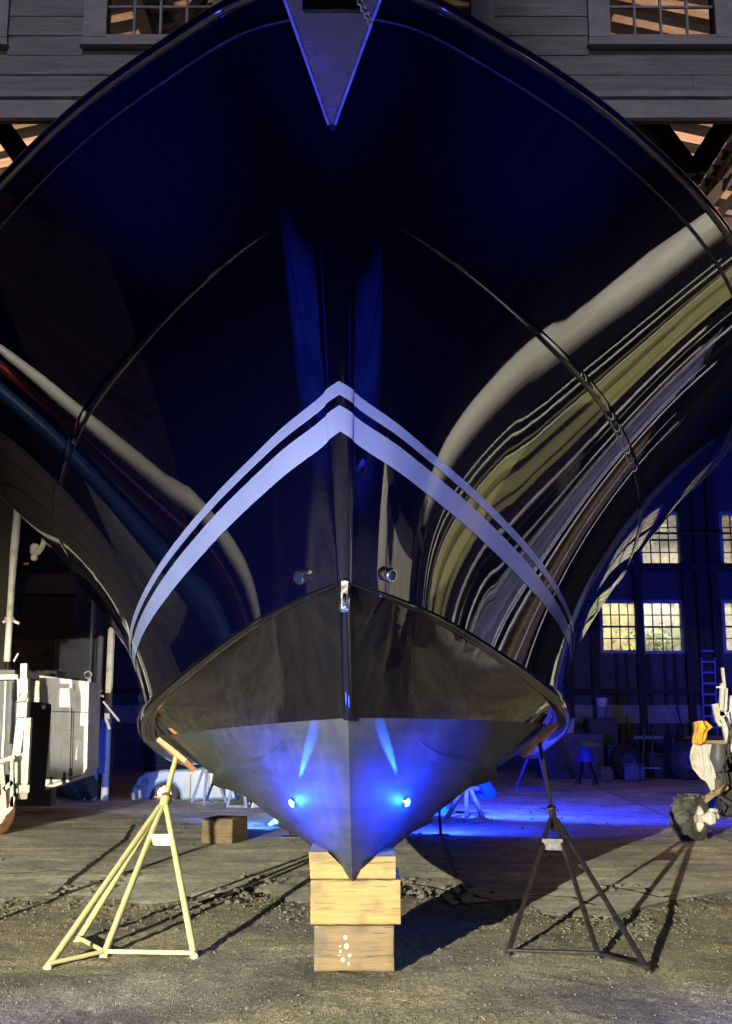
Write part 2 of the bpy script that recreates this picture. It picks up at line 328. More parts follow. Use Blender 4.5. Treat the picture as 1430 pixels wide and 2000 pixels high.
# ------------------------------------------------------------------ ground
def asphalt_mat():
    m = mat('rough_asphalt', (.38, .37, .28), .85, col2=(.11, .105, .085), scale=38, detail=8, contrast=(.38, .62)); nt = m.node_tree; L = nt.links; b = nt.nodes['Principled BSDF']
    tc = nt.nodes.new('ShaderNodeTexCoord')
    v = nt.nodes.new('ShaderNodeTexVoronoi'); v.inputs['Scale'].default_value = 120; L.new(tc.outputs['Object'], v.inputs['Vector'])
    n = nt.nodes.new('ShaderNodeTexNoise'); n.inputs['Scale'].default_value = 1.3; n.inputs['Detail'].default_value = 7; L.new(tc.outputs['Object'], n.inputs['Vector'])
    r = nt.nodes.new('ShaderNodeMapRange'); r.inputs['From Min'].default_value = .35; r.inputs['From Max'].default_value = .68; L.new(n.outputs['Fac'], r.inputs['Value'])
    src = b.inputs['Base Color'].links[0].from_socket
    mx = nt.nodes.new('ShaderNodeMix'); mx.data_type = 'RGBA'; mx.blend_type = 'MULTIPLY'; mx.inputs['Factor'].default_value = .8; L.new(src, mx.inputs['A'])
    cr = nt.nodes.new('ShaderNodeValToRGB'); cr.color_ramp.elements[0].color = (.4, .4, .42, 1); cr.color_ramp.elements[1].color = (1.5, 1.4, 1.2, 1); L.new(r.outputs[0], cr.inputs[0]); L.new(cr.outputs[0], mx.inputs['B'])
    # pale stones here and there
    lt = nt.nodes.new('ShaderNodeMath'); lt.operation = 'GREATER_THAN'; lt.inputs[1].default_value = .965; L.new(v.outputs['Color'], lt.inputs[0])
    m2 = nt.nodes.new('ShaderNodeMix'); m2.data_type = 'RGBA'; L.new(lt.outputs[0], m2.inputs['Factor']); L.new(mx.outputs['Result'], m2.inputs['A']); m2.inputs['B'].default_value = (.55, .53, .45, 1)
    L.new(m2.outputs['Result'], b.inputs['Base Color'])
    bp = nt.nodes.new('ShaderNodeBump'); bp.inputs['Strength'].default_value = .9; bp.inputs['Distance'].default_value = .012
    ad = nt.nodes.new('ShaderNodeMath'); ad.operation = 'ADD'; n3 = nt.nodes.new('ShaderNodeTexNoise'); n3.inputs['Scale'].default_value = 75; n3.inputs['Detail'].default_value = 10; n3.inputs['Roughness'].default_value = .75; L.new(tc.outputs['Object'], n3.inputs['Vector'])
    L.new(v.outputs['Distance'], ad.inputs[0]); L.new(n3.outputs['Fac'], ad.inputs[1]); L.new(ad.outputs[0], bp.inputs['Height']); L.new(bp.outputs[0], b.inputs['Normal'])
    return m
def concrete_mat():
    m = mat('worn_concrete', (.78, .78, .68), .62, col2=(.58, .58, .52), scale=1.5, detail=11, contrast=(.36, .66), stretch=(.55, 2.2, 1)); nt = m.node_tree; L = nt.links; b = nt.nodes['Principled BSDF']
    tc = nt.nodes.new('ShaderNodeTexCoord'); mp = nt.nodes.new('ShaderNodeMapping'); mp.inputs['Rotation'].default_value = (0, 0, R(-14)); mp.inputs['Scale'].default_value = (.4, 1.8, 1); L.new(tc.outputs['Object'], mp.inputs[0])
    n = nt.nodes.new('ShaderNodeTexNoise'); n.inputs['Scale'].default_value = 2.0; n.inputs['Detail'].default_value = 9; L.new(mp.outputs[0], n.inputs['Vector'])
    cr = nt.nodes.new('ShaderNodeValToRGB'); cr.color_ramp.elements[0].position = .3; cr.color_ramp.elements[0].color = (.78, .78, .8, 1); cr.color_ramp.elements[1].position = .7; cr.color_ramp.elements[1].color = (1.3, 1.28, 1.2, 1); L.new(n.outputs['Fac'], cr.inputs[0])
    src = b.inputs['Base Color'].links[0].from_socket
    mx = nt.nodes.new('ShaderNodeMix'); mx.data_type = 'RGBA'; mx.blend_type = 'MULTIPLY'; mx.inputs['Factor'].default_value = 1; L.new(src, mx.inputs['A']); L.new(cr.outputs[0], mx.inputs['B']); L.new(mx.outputs['Result'], b.inputs['Base Color'])
    src = b.inputs['Base Color'].links[0].from_socket
    for sc_, lo, hi, p0, p1 in ((22, .6, 1.25, .35, .65), (.55, .62, 1.12, .40, .62), (3.2, .70, 1.1, .38, .55)):
        nn = nt.nodes.new('ShaderNodeTexNoise'); nn.inputs['Scale'].default_value = sc_; nn.inputs['Detail'].default_value = 12; nn.inputs['Roughness'].default_value = .7; L.new(tc.outputs['Object'], nn.inputs['Vector'])
        rr = nt.nodes.new('ShaderNodeMapRange'); rr.inputs['From Min'].default_value = p0; rr.inputs['From Max'].default_value = p1; rr.inputs['To Min'].default_value = lo; rr.inputs['To Max'].default_value = hi; L.new(nn.outputs['Fac'], rr.inputs['Value'])
        m3 = nt.nodes.new('ShaderNodeMix'); m3.data_type = 'RGBA'; m3.blend_type = 'MULTIPLY'; m3.inputs['Factor'].default_value = 1; L.new(src, m3.inputs['A']); L.new(rr.outputs[0], m3.inputs['B']); src = m3.outputs['Result']
    L.new(src, b.inputs['Base Color'])
    n3 = nt.nodes.new('ShaderNodeTexNoise'); n3.inputs['Scale'].default_value = 14; n3.inputs['Detail'].default_value = 14; n3.inputs['Roughness'].default_value = .7; L.new(tc.outputs['Object'], n3.inputs['Vector'])
    bp = nt.nodes.new('ShaderNodeBump'); bp.inputs['Strength'].default_value = .8; bp.inputs['Distance'].default_value = .02; L.new(n3.outputs['Fac'], bp.inputs['Height']); L.new(bp.outputs[0], b.inputs['Normal'])
    mr = nt.nodes.new('ShaderNodeMapRange'); mr.inputs['To Min'].default_value = .38; mr.inputs['To Max'].default_value = .8; L.new(n.outputs['Fac'], mr.inputs['Value']); L.new(mr.outputs[0], b.inputs['Roughness'])
    return m
M['asphalt'] = asphalt_mat(); M['concrete'] = concrete_mat()
M['sidewall'] = mat('sooty_side_boards', (.02, .019, .02), .85, col2=(.01, .01, .01), scale=2)  # darker copy of the shed boards, keeps the hull's reflections dark
M['crack'] = mat('dark_crack', (.02, .018, .016), .95)
M['seam'] = mat('pale_seam', (.42, .40, .34), .8, col2=(.25, .24, .2), scale=20)
M['stone'] = mat('broken_stone', (.15, .14, .115), .85, col2=(.05, .05, .042), scale=30)

EDGE = [(-900, 1745), (-300, 1752), (0, 1758), (120, 1752), (200, 1757), (290, 1772), (420, 1752), (470, 1735), (530, 1742), (560, 1762), (700, 1765), (780, 1722), (845, 1732), (880, 1772), (950, 1765), (1020, 1760), (1060, 1785), (1200, 1792), (1300, 1765), (1430, 1745), (1800, 1750), (2400, 1750)]
epts = [gr(x, y) for x, y in EDGE]; etab = [(p.x, p.y) for p in epts]
def edge_y(x):
    i = max(0, min(len(etab)-2, sum(1 for e in etab if e[0] <= x)-1)); a, c = etab[i], etab[i+1]
    return a[1] + (c[1]-a[1])*min(max((x-a[0])/(c[0]-a[0]), 0), 1) + .03*noise.noise(Vector((x*6, 3, 0))) + .035*abs(noise.noise(Vector((x*21, 9, 0)))) + .012*noise.noise(Vector((x*60, 9, 0)))
def ax(vals):
    out = []
    for a, b, st in vals:
        n = max(1, round((b-a)/st)); out += [a + (b-a)*i/n for i in range(n)]
    return out + [vals[-1][1]]
gx = ax([(-260, -20, 24), (-20, -4.2, 1), (-4.2, 4.4, .028), (4.4, 20, 1), (20, 260, 24)])
gy = ax([(-120, -10, 12), (-10, 4.6, 1), (4.6, 9.3, .028), (9.3, 20, 1), (20, 300, 20)])
def gz(x, y):
    if not (-4.3 < x < 4.5 and 4.5 < y < 9.3): return -.02
    z = .010*noise.noise(Vector((x*1.3, y*1.3, 0))) + .009*noise.noise(Vector((x*9, y*9, 4))) + .007*noise.noise(Vector((x*31, y*31, 8)))
    e = edge_y(x) - y
    if e < .9: z += (.9-max(e, 0))*(.035*abs(noise.noise(Vector((x*6, y*8, 2)))) + .022*noise.noise(Vector((x*19, y*23, 5)))) - .012*(.9-max(e, 0))
    f = min(1, (x+4.3)/.5, (4.5-x)/.5, (y-4.5)/.3)
    if e < -.05: z = min(z, -.02)
    return z*f - .02*(1-f)
g = MB(); g.grid([[Vector((x, y, gz(x, y))) for x in gx] for y in gy])
tag(g.build('ground', M['asphalt'], angle=180), kind='structure')
s = MB(); sx = ax([(-30, -4.4, 1.6), (-4.4, 4.6, .03), (4.6, 30, 1.6)])
rows = [[Vector((x, edge_y(x) + .03, .012)) for x in sx]]
sk_ = MB(); sk_.grid([[Vector((x, edge_y(x) - .012, -.07)) for x in sx], [Vector((x, edge_y(x) + .004, -.006 + .01*noise.noise(Vector((x*25, 1, 1))))) for x in sx], [Vector((x, edge_y(x) + .022, .009)) for x in sx], [Vector((x, edge_y(x) + .0305, .0118)) for x in sx]]); tag(sk_.build('broken_floor_edge', M['stone'], angle=60), kind='structure')  # slab's front face in darker stone, to mute the floodlight on it
for t in (.02, .06, .12, .3, .6, 1): rows.append([Vector((x, edge_y(x) + .03 + (32.4-edge_y(x))*t, .012)) for x in sx])
s.grid(rows); tag(s.build('concrete_floor', M['concrete'], angle=30), kind='structure')
# cracks and pale joints in the slab
def ribbon(name, pts, w, m, z=.016, jag=.02, ragged=.7):
    b = MB(); P = [gr(x, y, z) for x, y in pts]; out = []
    for a, c in zip(P, P[1:]):
        n = max(2, int((c-a).length/.05))
        for i in range(n): out.append(a.lerp(c, i/n))
    out.append(P[-1]); rowsL = []; 
    for i, p in enumerate(out):
        d = (out[min(i+1, len(out)-1)] - out[max(i-1, 0)]).normalized(); nrm = Vector((-d.y, d.x, 0))
        q = p + nrm*jag*(noise.noise(p*6) + .5*noise.noise(p*21)); ww = w*(1 + ragged*noise.noise(p*14 + Vector((5, 0, 0))))
        e = min(1, i/2, (len(out)-1-i)/2)
        rowsL.append([q - nrm*ww*e*.5, q + nrm*ww*e*.5])
    b.grid(rowsL); return tag(b.build(name, m), kind='structure')
CR = M['crack']
ribbon('floor_crack', [(0, 1708), (110, 1700), (215, 1706), (330, 1690)], .025, CR)
ribbon('floor_crack', [(110, 1745), (135, 1722), (200, 1672), (245, 1640), (262, 1610)], .05, CR)
ribbon('floor_crack', [(380, 1765), (440, 1748), (470, 1735), (520, 1718)], .05, CR)
ribbon('floor_crack', [(455, 1745), (475, 1765)], .04, CR)
ribbon('floor_crack', [(790, 1725), (840, 1732), (885, 1742), (905, 1770)], .045, CR)
ribbon('floor_crack', [(886, 1692), (890, 1712), (905, 1740), (935, 1752), (1000, 1765)], .04, CR)
ribbon('floor_crack', [(1165, 1726), (1230, 1738), (1290, 1752), (1330, 1748)], .04, CR)
ribbon('floor_crack', [(1020, 1748), (1120, 1752), (1165, 1770)], .03, CR)
SM = M['seam']
ribbon('floor_seam', [(843, 1595), (862, 1630), (884, 1690), (895, 1730)], .045, SM, .017)
ribbon('floor_seam', [(895, 1722), (960, 1734), (1030, 1742), (1090, 1752)], .03, SM, .017)
ribbon('floor_seam', [(1180, 1543), (1240, 1567), (1310, 1598), (1390, 1628), (1440, 1648)], .06, SM, .017)
ribbon('floor_seam', [(345, 1700), (380, 1709), (470, 1712), (610, 1712)], .02, SM, .017, jag=.01)
ribbon('floor_seam', [(0, 1741), (60, 1738), (105, 1736)], .02, SM, .017)
ribbon('floor_seam', [(840, 1752), (905, 1762), (970, 1778)], .03, SM, .017)
# loose stones
def stone(b, c, r):
    vs = []; n = 6
    base = [Vector((math.cos(k*math.tau/n), math.sin(k*math.tau/n), 0)) for k in range(n)]
    k1 = [v*random.uniform(.7, 1.1)*r for v in base]; k2 = [v*random.uniform(.4, .8)*r + Vector((0, 0, r*random.uniform(.5, .9))) for v in base]
    vs = [c + v for v in k1 + k2] + [c + Vector((0, 0, r*random.uniform(.7, 1.1)))]
    fs = [(i, (i+1) % n, n+(i+1) % n, n+i) for i in range(n)] + [(n+i, n+(i+1) % n, 2*n) for i in range(n)]
    b.add(vs, fs)
b = MB()
for i in range(5200):
    x = random.uniform(-3.6, 3.8)
    if i < 3600:
        y = edge_y(x) - abs(random.gauss(.15, .5)); r = random.choice([.004, .005, .006, .008, .010, .015])*random.uniform(.7, 1.3)
    else:
        y = random.uniform(4.8, 8.5); r = random.uniform(.004, .010)
    if y < 4.7: continue
    stone(b, Vector((x, y, max(gz(x, y), -.03) - r*.2)), r)
for i in range(150):
    x = random.uniform(-6, 7); y = random.uniform(9, 20); stone(b, Vector((x, y, .012)), random.uniform(.008, .026))
tag(b.build('gravel', M['stone'], smooth=False), 'loose grey stones and grit strewn along the broken slab edge', 'gravel', kind='stuff')
b = MB()
for cx, cy, n in ((500, 1722, 26), (430, 1750, 16), (870, 1745, 22), (150, 1742, 14), (800, 1728, 10), (1240, 1745, 10), (250, 1715, 8)):
    for i in range(n):
        p = gr(cx + random.gauss(0, 38), cy + random.gauss(0, 7)); stone(b, Vector((p.x, p.y, .0)), random.uniform(.018, .045))
tag(b.build('rubble', M['stone'], smooth=False), 'broken chunks of concrete lying in the floor cracks', 'rubble', kind='stuff')

# ------------------------------------------------------------------ the boat shed
WY = 9.5
def zy(py, Y=WY): return at(715, py, Y).z
def xx(px, py, Y=WY): return at(px, py, Y).x
shed = thing('boat_shed', (0, WY, 0), 'old timber boat shed with grey clapboard front above its open doorway', 'shed')
z_bot = zy(235); z_led = zy(200); z_led2 = zy(187)
wins = [(-232, -28, -277, 18), (210, 415, 165, 460), (715, 920, 670, 965), (1190, 1395, 1148, 1440), (1640, 1845, 1600, 1890)]
WZ = zy(72); ZS = zy(97); WT = WZ + 1.35
wx = [(xx(a, 60), xx(b2, 60), xx(c, 60), xx(d, 60)) for a, b2, c, d in wins]
sd = MB(); z = z_led2; k = 0
while z < 10.6:
    zt = z + .2; xs = [-8.2]
    for (_, _, c, d) in wx:
        if zt > ZS + .03 and z < WT + .12: xs += [c - .0015, d + .0015]
    xs.append(8.6)
    for i in range(0, len(xs), 2):
        a = xs[i]
        while a < xs[i+1] - .01:
            e = min(xs[i+1], a + random.uniform(2.4, 4.6)) if xs[i+1] - a > 3 else xs[i+1]
            j = random.uniform(-.003, .003)
            sd.add([(a+.002, WY+.004, z+.002), (e-.002, WY+.004, z+.002), (e-.002, WY-.022+j, z+.002), (a+.002, WY-.022+j, z+.002),
                    (a+.002, WY+.004, zt+.012), (e-.002, WY+.004, zt+.012), (e-.002, WY-.004+j, zt+.012), (a+.002, WY-.004+j, zt+.012)],
                   [(0,1,2,3),(7,6,5,4),(0,4,5,1),(1,5,6,2),(2,6,7,3),(3,7,4,0)])
            a = e
    z = zt; k += 1
sd.build('clapboard_siding', M['siding'], shed, smooth=False)
bk = MB()   # solid wall behind the boards, cut round the windows
def wall_cut(mb, x0, x1, z0, z1, holes, y0, y1):
    xs = sorted({x0, x1, *[h[0] for h in holes], *[h[1] for h in holes]}); zs = sorted({z0, z1, *[h[2] for h in holes], *[h[3] for h in holes]})
    xs = [v for v in xs if x0 <= v <= x1]; zs = [v for v in zs if z0 <= v <= z1]
    for a, b2 in zip(xs, xs[1:]):
        run = None
        for c, d in list(zip(zs, zs[1:])) + [(None, None)]:
            hole = c is None or any(h[0]-1e-6 <= a and b2 <= h[1]+1e-6 and h[2]-1e-6 <= c and d <= h[3]+1e-6 for h in holes)
            if hole:
                if run: mb.box(((a+b2)/2, (y0+y1)/2, (run[0]+run[1])/2), (b2-a, y1-y0, run[1]-run[0])); run = None
            else: run = [c if run is None else run[0], d]
wall_cut(bk, -8.2, 8.6, z_bot+.03, 12.4, [(a, b2, WZ, WT) for a, b2, _, _ in wx], WY+.006, WY+.12)
bk.build('wall', M['dark_wood'], shed, smooth=False)
tr = MB()
tr.box((.2, WY-.02, (z_bot+z_led)/2), (16.8, .06, z_led-z_bot)); tr.box((.2, WY-.045, (z_led+z_led2)/2-.004), (16.8, .12, z_led2-z_led-.012))
tr.build('door_header_trim', M['trim'], shed, smooth=False)
for (a, b2, c, d) in wx:
    w = MB(); y = WY-.03
    w.box(((c+a)/2, y, (ZS+.10+WT)/2), (a-c, .05, WT-ZS-.10)); w.box(((b2+d)/2, y, (ZS+.10+WT)/2), (d-b2, .05, WT-ZS-.10))
    w.box(((c+d)/2, y, WT+.07), (d-c+.06, .06, .13)); w.box(((c+d)/2, y-.012, ZS+.012), (d-c+.04, .1, .026))
    w.box(((c+d)/2, y+.004, (ZS+.025+WZ)/2), (d-c, .04, WZ-ZS-.03))
    win = w.build('window', M['trim'], shed, smooth=False)
    mb = MB()
    for i in range(1, 4): mb.box((a+(b2-a)*i/4, WY+.02, (WZ+WT)/2), (.022, .03, WT-WZ))
    zz = WZ + .32
    while zz < WT - .1: mb.box(((a+b2)/2, WY+.022, zz), (b2-a, .026, .02)); zz += .34
    mb.build('glazing_bars', M['trim'], win, smooth=False)
    gp = MB(); gp.box(((a+b2)/2, WY+.045, (WZ+WT)/2), (b2-a, .005, WT-WZ)); gp.build('pane', M['glass'], win, smooth=False)
# roof: sheathing boards, rafters, ridge
RZ, SL = 12.2, .235
def rz(x): return RZ - SL*abs(x)
rf = MB()
for sgn in (-1, 1):
    rf.prism([(0, WY-.3, rz(0)+.2), (sgn*16, WY-.3, rz(16)+.2), (sgn*16, WY-.3, rz(16)+.24), (0, WY-.3, rz(0)+.24)], (0, 23.4, 0))
roof = rf.build('roof', M['deck_wood'], shed, smooth=False)
rb = MB(); y = WY + .5; i = 0
while y < 32:
    for sgn in (-1, 1):
        wdt = random.uniform(.08, .24); dz = random.uniform(.08, .14)
        rb.prism([(sgn*.1, y, rz(.1)+.198), (sgn*15.6, y+random.uniform(-.1, .1), rz(15.6)+.198), (sgn*15.6, y, rz(15.6)+.198-dz), (sgn*.1, y, rz(.1)+.198-dz)], (0, wdt, 0))
    y += random.uniform(.36, .62)
rb.build('rafters', M['rafter'], roof, smooth=False)
pu = MB()
for x in (-9.3, -6.6, -3.2, 0, 3.4, 6.2, 8.7): pu.box((x, 21, rz(x)-.12), (.18, 22, .26))
pu.build('purlins', M['rafter'], roof, smooth=False)
bm_ = MB(); Y = 10.4
for (p, q, w) in (((1215, 170), (1352, 350), .20), ((1450, 190), (1352, 345), .24), ((-40, 190), (60, 330), .2), ((-10, 240), (-120, 340), .22)):
    bm_.bar(at(*p, Y), at(*q, Y), w, .2)
for Yt in (10.9, 14.6, 18.3, 22.0, 25.7):
    bm_.box((0, Yt, 8.05), (28, .2, .26))
    for x0 in (-9, -4.5, 0, 4.5, 9):
        bm_.bar((x0, Yt, 8.15), (x0+2.2, Yt, rz(x0+2.2)+.05), .14, .14); bm_.bar((x0, Yt, 8.15), (x0-2.2, Yt, rz(x0-2.2)+.05), .14, .14)
bm_.build('roof_trusses', M['rafter'], shed, smooth=False)
rd = MB(); rd.tube(at(1406, 352, 11.5), at(1436, 296, 11.5), .02); rd.tube(at(1418, 350, 11.5), at(1415, 366, 11.5), .03); rd.tube(at(1412, 372, 11.5), at(1428, 340, 11.5), .02)
rd.build('steel_tie', M['steel'], shed)
# side walls and back wall
BY = 32.0
for x_ in (-15.2, 15.2): sw = MB(); sw.box((x_, 21, 4.2), (.15, 23, 8.4)); sw.build('side_wall', M['sidewall'], shed, smooth=False)
def bx(px, py): p = at(px, py, BY); return p.x, p.z
bw = []; GL_ = [glass('yellowed_glass', .4, (1, .95, .76)), M['glass_dirty'], glass('sooty_glass', .4, (.55, .55, .55))]  # panes tinted window by window, one yellow, the upper ones grey
for (a, b2, c, d, cat_) in ((1177, 1245, 1178, 1270, 'l'), (1258, 1330, 1178, 1271, 'l'), (1416, 1484, 1178, 1270, 'l'), (1497, 1570, 1178, 1270, 'l'),
                            (1172, 1240, 1006, 1103, 'u'), (1253, 1324, 1006, 1103, 'u'), (1411, 1482, 1006, 1103, 'u'), (1495, 1566, 1006, 1103, 'u')):
    x0, z1 = bx(a, (c+d)/2)[0], bx(a, c)[1]; x1, z0 = bx(b2, (c+d)/2)[0], bx(a, d)[1]; bw.append((x0, x1, z0, z1))
wl = MB(); wall_cut(wl, -15.2, 15.2, 0, 11.9, bw, BY, BY+.12); wl.build('back_wall', M['backwall'], shed, smooth=False)
pb = MB()
for px in (1110, 1160, 1250, 1345, 1372, 1400, 1490): x = bx(px, 1300)[0]; pb.box((x, BY-.12, 4.4), (.2, .22, 8.8))
for px in (1205, 1300, 1225, 1270, 1320): x = bx(px, 1330)[0]; pb.box((x, BY-.05, 1.65), (.09, .09, 3.2))
for x in (-13, -11, -9.4, -7.6, -6, -4): pb.box((x, BY-.1, 4.4), (.16, .18, 8.8))
pb.box((0, BY-.14, bx(1300, 1109)[1]), (30, .26, .2))
for x in (-2.2, -.2, 1.8, 3.6): pb.box((x, BY-.1, 4.4), (.16, .18, 8.8))
pb.box((0, BY-.12, 2.2), (30, .16, .14)); pb.build('wall_posts', M['dark_wood'], shed, smooth=False)
pp = MB(); pp.tube((-15, BY-.4, bx(1300, 1046)[1]), (15, BY-.4, bx(1300, 1046)[1]), .035); pp.build('pipe', M['dark_metal'], shed)
lg = MB(); lg.box((0, BY-.06, bx(1300, 1395)[1]), (30, .1, .5)); lg.build('wall_rail', M['grey_plastic'], shed, smooth=False)
for wi_, (x0, x1, z0, z1) in enumerate(bw):
    w = MB(); t = .09; y = BY-.03
    w.box((x0-t/2, y, (z0+z1)/2), (t, .08, z1-z0+2*t)); w.box((x1+t/2, y, (z0+z1)/2), (t, .08, z1-z0+2*t)); w.box(((x0+x1)/2, y, z0-t/2), (x1-x0, .082, t)); w.box(((x0+x1)/2, y, z1+t/2), (x1-x0, .082, t))
    win = w.build('window', M['frame_pale'], shed, smooth=False)
    mb = MB()
    for i in range(1, 4): mb.box((x0+(x1-x0)*i/4, BY+.03, (z0+z1)/2), (.03, .03, z1-z0))
    for i in range(1, 4): mb.box(((x0+x1)/2, BY+.032, z0+(z1-z0)*i/4), (x1-x0, .03, .03 if i != 2 else .055))
    mb.build('glazing_bars', M['muntin'], win, smooth=False)
    gp = MB(); gp.box(((x0+x1)/2, BY+.06, (z0+z1)/2), (x1-x0, .006, z1-z0)); gp.build('pane', GL_[0 if wi_ == 0 else 1 if wi_ < 4 else 2], win, smooth=False)
# sliding door leaf standing at the left of the doorway
dl = MB(); x1 = at(27, 1100, 15).x
dl.box((x1-1.6, 15.1, 3.4), (3.2, .12, 6.7)); 
for i in range(4): dl.box((x1-.1-i*.98, 15.02, 3.4), (.12, .06, 6.6))
dl.build('sliding_door', M['rafter'], shed, smooth=False)

# a pale building and a bush outside the back windows
nb = thing('neighbour_building', (10, 37.5, 0), 'pale block building seen through the back windows', 'building')
w = MB(); w.box((10, 38, 4.5), (18, 1, 9)); w.build('wall', M['pale_block'], nb, smooth=False)
w = MB(); w.box((10, 37.9, 9.1), (18.6, 1.6, .25)); w.build('roof', M['dark_metal'], nb, smooth=False)
bush = thing('bush', (8.9, 34.6, 0), 'green leafy bush lit outside the lower back window', 'bush')
w = MB()
for i in range(9): a = random.uniform(0, 6.3); w.tube((8.9+.1*math.cos(a), 34.6, 0), (8.9+.9*math.cos(a), 34.6+.5*math.sin(a), 3.6+random.uniform(-.5, .6)), .03, 5, .01)
w.build('stem', M['bark'], bush)
w = MB()
for i in range(2600):
    u = Vector((random.gauss(0, .55), random.gauss(0, .35), random.gauss(0, .75))); c = Vector((9.0, 34.6, 3.05)) + u
    if c.z > 4.15 + .25*math.sin(c.x*5): c.z -= 1.2
    a = Vector((random.uniform(-1, 1), random.uniform(-1, 1), random.uniform(-1, 1))).normalized()*.09; b2 = a.orthogonal().normalized()*.05
    w.add([c-a, c+b2, c+a, c-b2], [(0, 1, 2, 3)])
w.build('foliage', M['leaf'], bush, smooth=False)
# ------------------------------------------------------------------ the boat
def smooth(tab,t,d=.9):
    # the table averaged over a window that closes at its ends, so the gloss shows no kinks
    d=min(d,(t-tab[0][0])*.7,(tab[-1][0]-t)*.7)
    if d<=1e-6: return interp(tab,t)
    s=w=0.
    for k in range(-5,6):
        g=math.cos(k*math.pi/12)**2; s+=g*interp(tab,t+d*k/5); w+=g
    return s/w
SHEER_X=[(4.72,0),(4.80,.33),(5.0,.66),(5.18,.91),(5.54,1.37),(6.2,1.98),(6.97,2.58),(8,3.12),(9.5,3.6),(12,3.95),(16,4.0)]
SHEER_Z=[(4.72,4.74),(5.5,4.63),(6.2,4.56),(8,4.33),(9.5,4.2),(12,4.0),(16,3.8)]
CHINE_X=[(5.9,0),(6.1,.25),(6.8,.68),(7.5,1.03),(8.7,1.54),(9.5,1.73),(11,1.88),(14,2.1),(16,2.2)]
CHINE_Z=[(5.9,2.07),(6.1,2.0),(6.8,1.87),(7.5,1.72),(8.7,1.5),(9.5,1.39),(11,1.22),(14,1.0),(16,.95)]
YE=16.
def stem_y(v): return 5.9-1.18*(.75*v+.25*v*v)
def top_pt(u,v):
    w=u**1.7; ys=4.72+(YE-4.72)*w; yc=5.9+(YE-5.9)*w; yst=stem_y(v); y=yst+(YE-yst)*w
    p=smooth([(4.7,1.9),(6.5,1.8),(9.5,1.62),(12,1.45),(16,1.4)],y)
    g=v**p
    x=(1-g)*smooth(CHINE_X,yc)+g*smooth(SHEER_X,ys)
    x=max(x, 0)
    z=(1-v)*smooth(CHINE_Z,yc)+v*smooth(SHEER_Z,ys)
    return (x,y,z)
def nose(v): return .035 + .11*v          # half width of the rounded stem
def side_pt(u,v):
    p=top_pt(u,v)
    return (p[0]+nose(v)*math.exp(-p[0]/.6),p[1],p[2])
KEEL=[(0,(5.9,2.07),5.9),(.1,(6.1,1.45),6.2),(.2,(6.28,.95),6.55),(.3,(6.4,.66),6.95),(.38,(6.49,.485),7.4),(.46,(6.8,.45),8.1),(.55,(7.5,.375),8.9),(.65,(8.5,.32),9.9),(.8,(10.8,.25),11.8),(1,(16,.2),16)]
def bot_pt(u,q):
    ky=interp([(k[0],k[1][0]) for k in KEEL],u); kz=interp([(k[0],k[1][1]) for k in KEEL],u); cy=interp([(k[0],k[2]) for k in KEEL],u)
    cx=interp(CHINE_X,cy); cz=interp(CHINE_Z,cy)
    c=1+.08*min(1,u/.4)
    f=0; c+=0   # fuller garboards than a straight V
    return (q*cx+f, ky+(cy-ky)*q, kz+(cz-kz)*q**c)
# boat frame -> world
BX,BZ,ROLL=-.075,.48,math.radians(1.4)
def to_world(p):
    x,y,z=p; z-=BZ; c,s=math.cos(ROLL),math.sin(ROLL)
    return (BX+c*x-s*z, y, BZ+s*x+c*z)

boat = thing('motor_yacht', (BX, 6.6, 0), 'large black motor yacht with flared bow and lavender boot stripes propped on blocks', 'boat')
def W(p, sgn): q = to_world((sgn*p[0], p[1], p[2])); return Vector(q)
def nrm_top(u, v, sgn, f=None):
    f = f or top_pt; e = .003; u0, u1 = max(u-e, 0), min(u+e, 1); v0, v1 = max(v-e, 0), min(v+e, 1)
    a = W(f(u1, v), sgn) - W(f(u0, v), sgn); b = W(f(u, v1), sgn) - W(f(u, v0), sgn)
    n = a.cross(b); n = n.normalized() if n.length > 1e-9 else Vector((0, -1, 0))
    return n*sgn if f is top_pt or True else n
def outn(u, v, sgn, f=None):
    n = nrm_top(max(u, .012), v, sgn, f)
    if n.x*sgn < 0: n = -n
    return n
NU, NV = 150, 64
us = [i/NU for i in range(NU+1)]; vs_ = [j/NV for j in range(NV+1)]
t = MB()
rows = []
for v in vs_:
    row = []; w0 = nose(v)
    def tp(u, sg):
        p = top_pt(u, v); fade = math.exp(-p[0]/.6)
        return W((p[0] + w0*fade, p[1], p[2]), sg)
    row += [tp(u, -1) for u in reversed(us)]
    p0 = top_pt(0, v)
    for k in range(1, 8):
        a = -math.pi/2 + math.pi*k/8
        q = (w0*math.sin(a), p0[1] - w0*.38*math.cos(a), p0[2]); row.append(W(q, 1))
    row += [tp(u, 1) for u in us]
    rows.append(row)
t.grid(rows); t.build('topsides', M['gloss'], boat, angle=180)
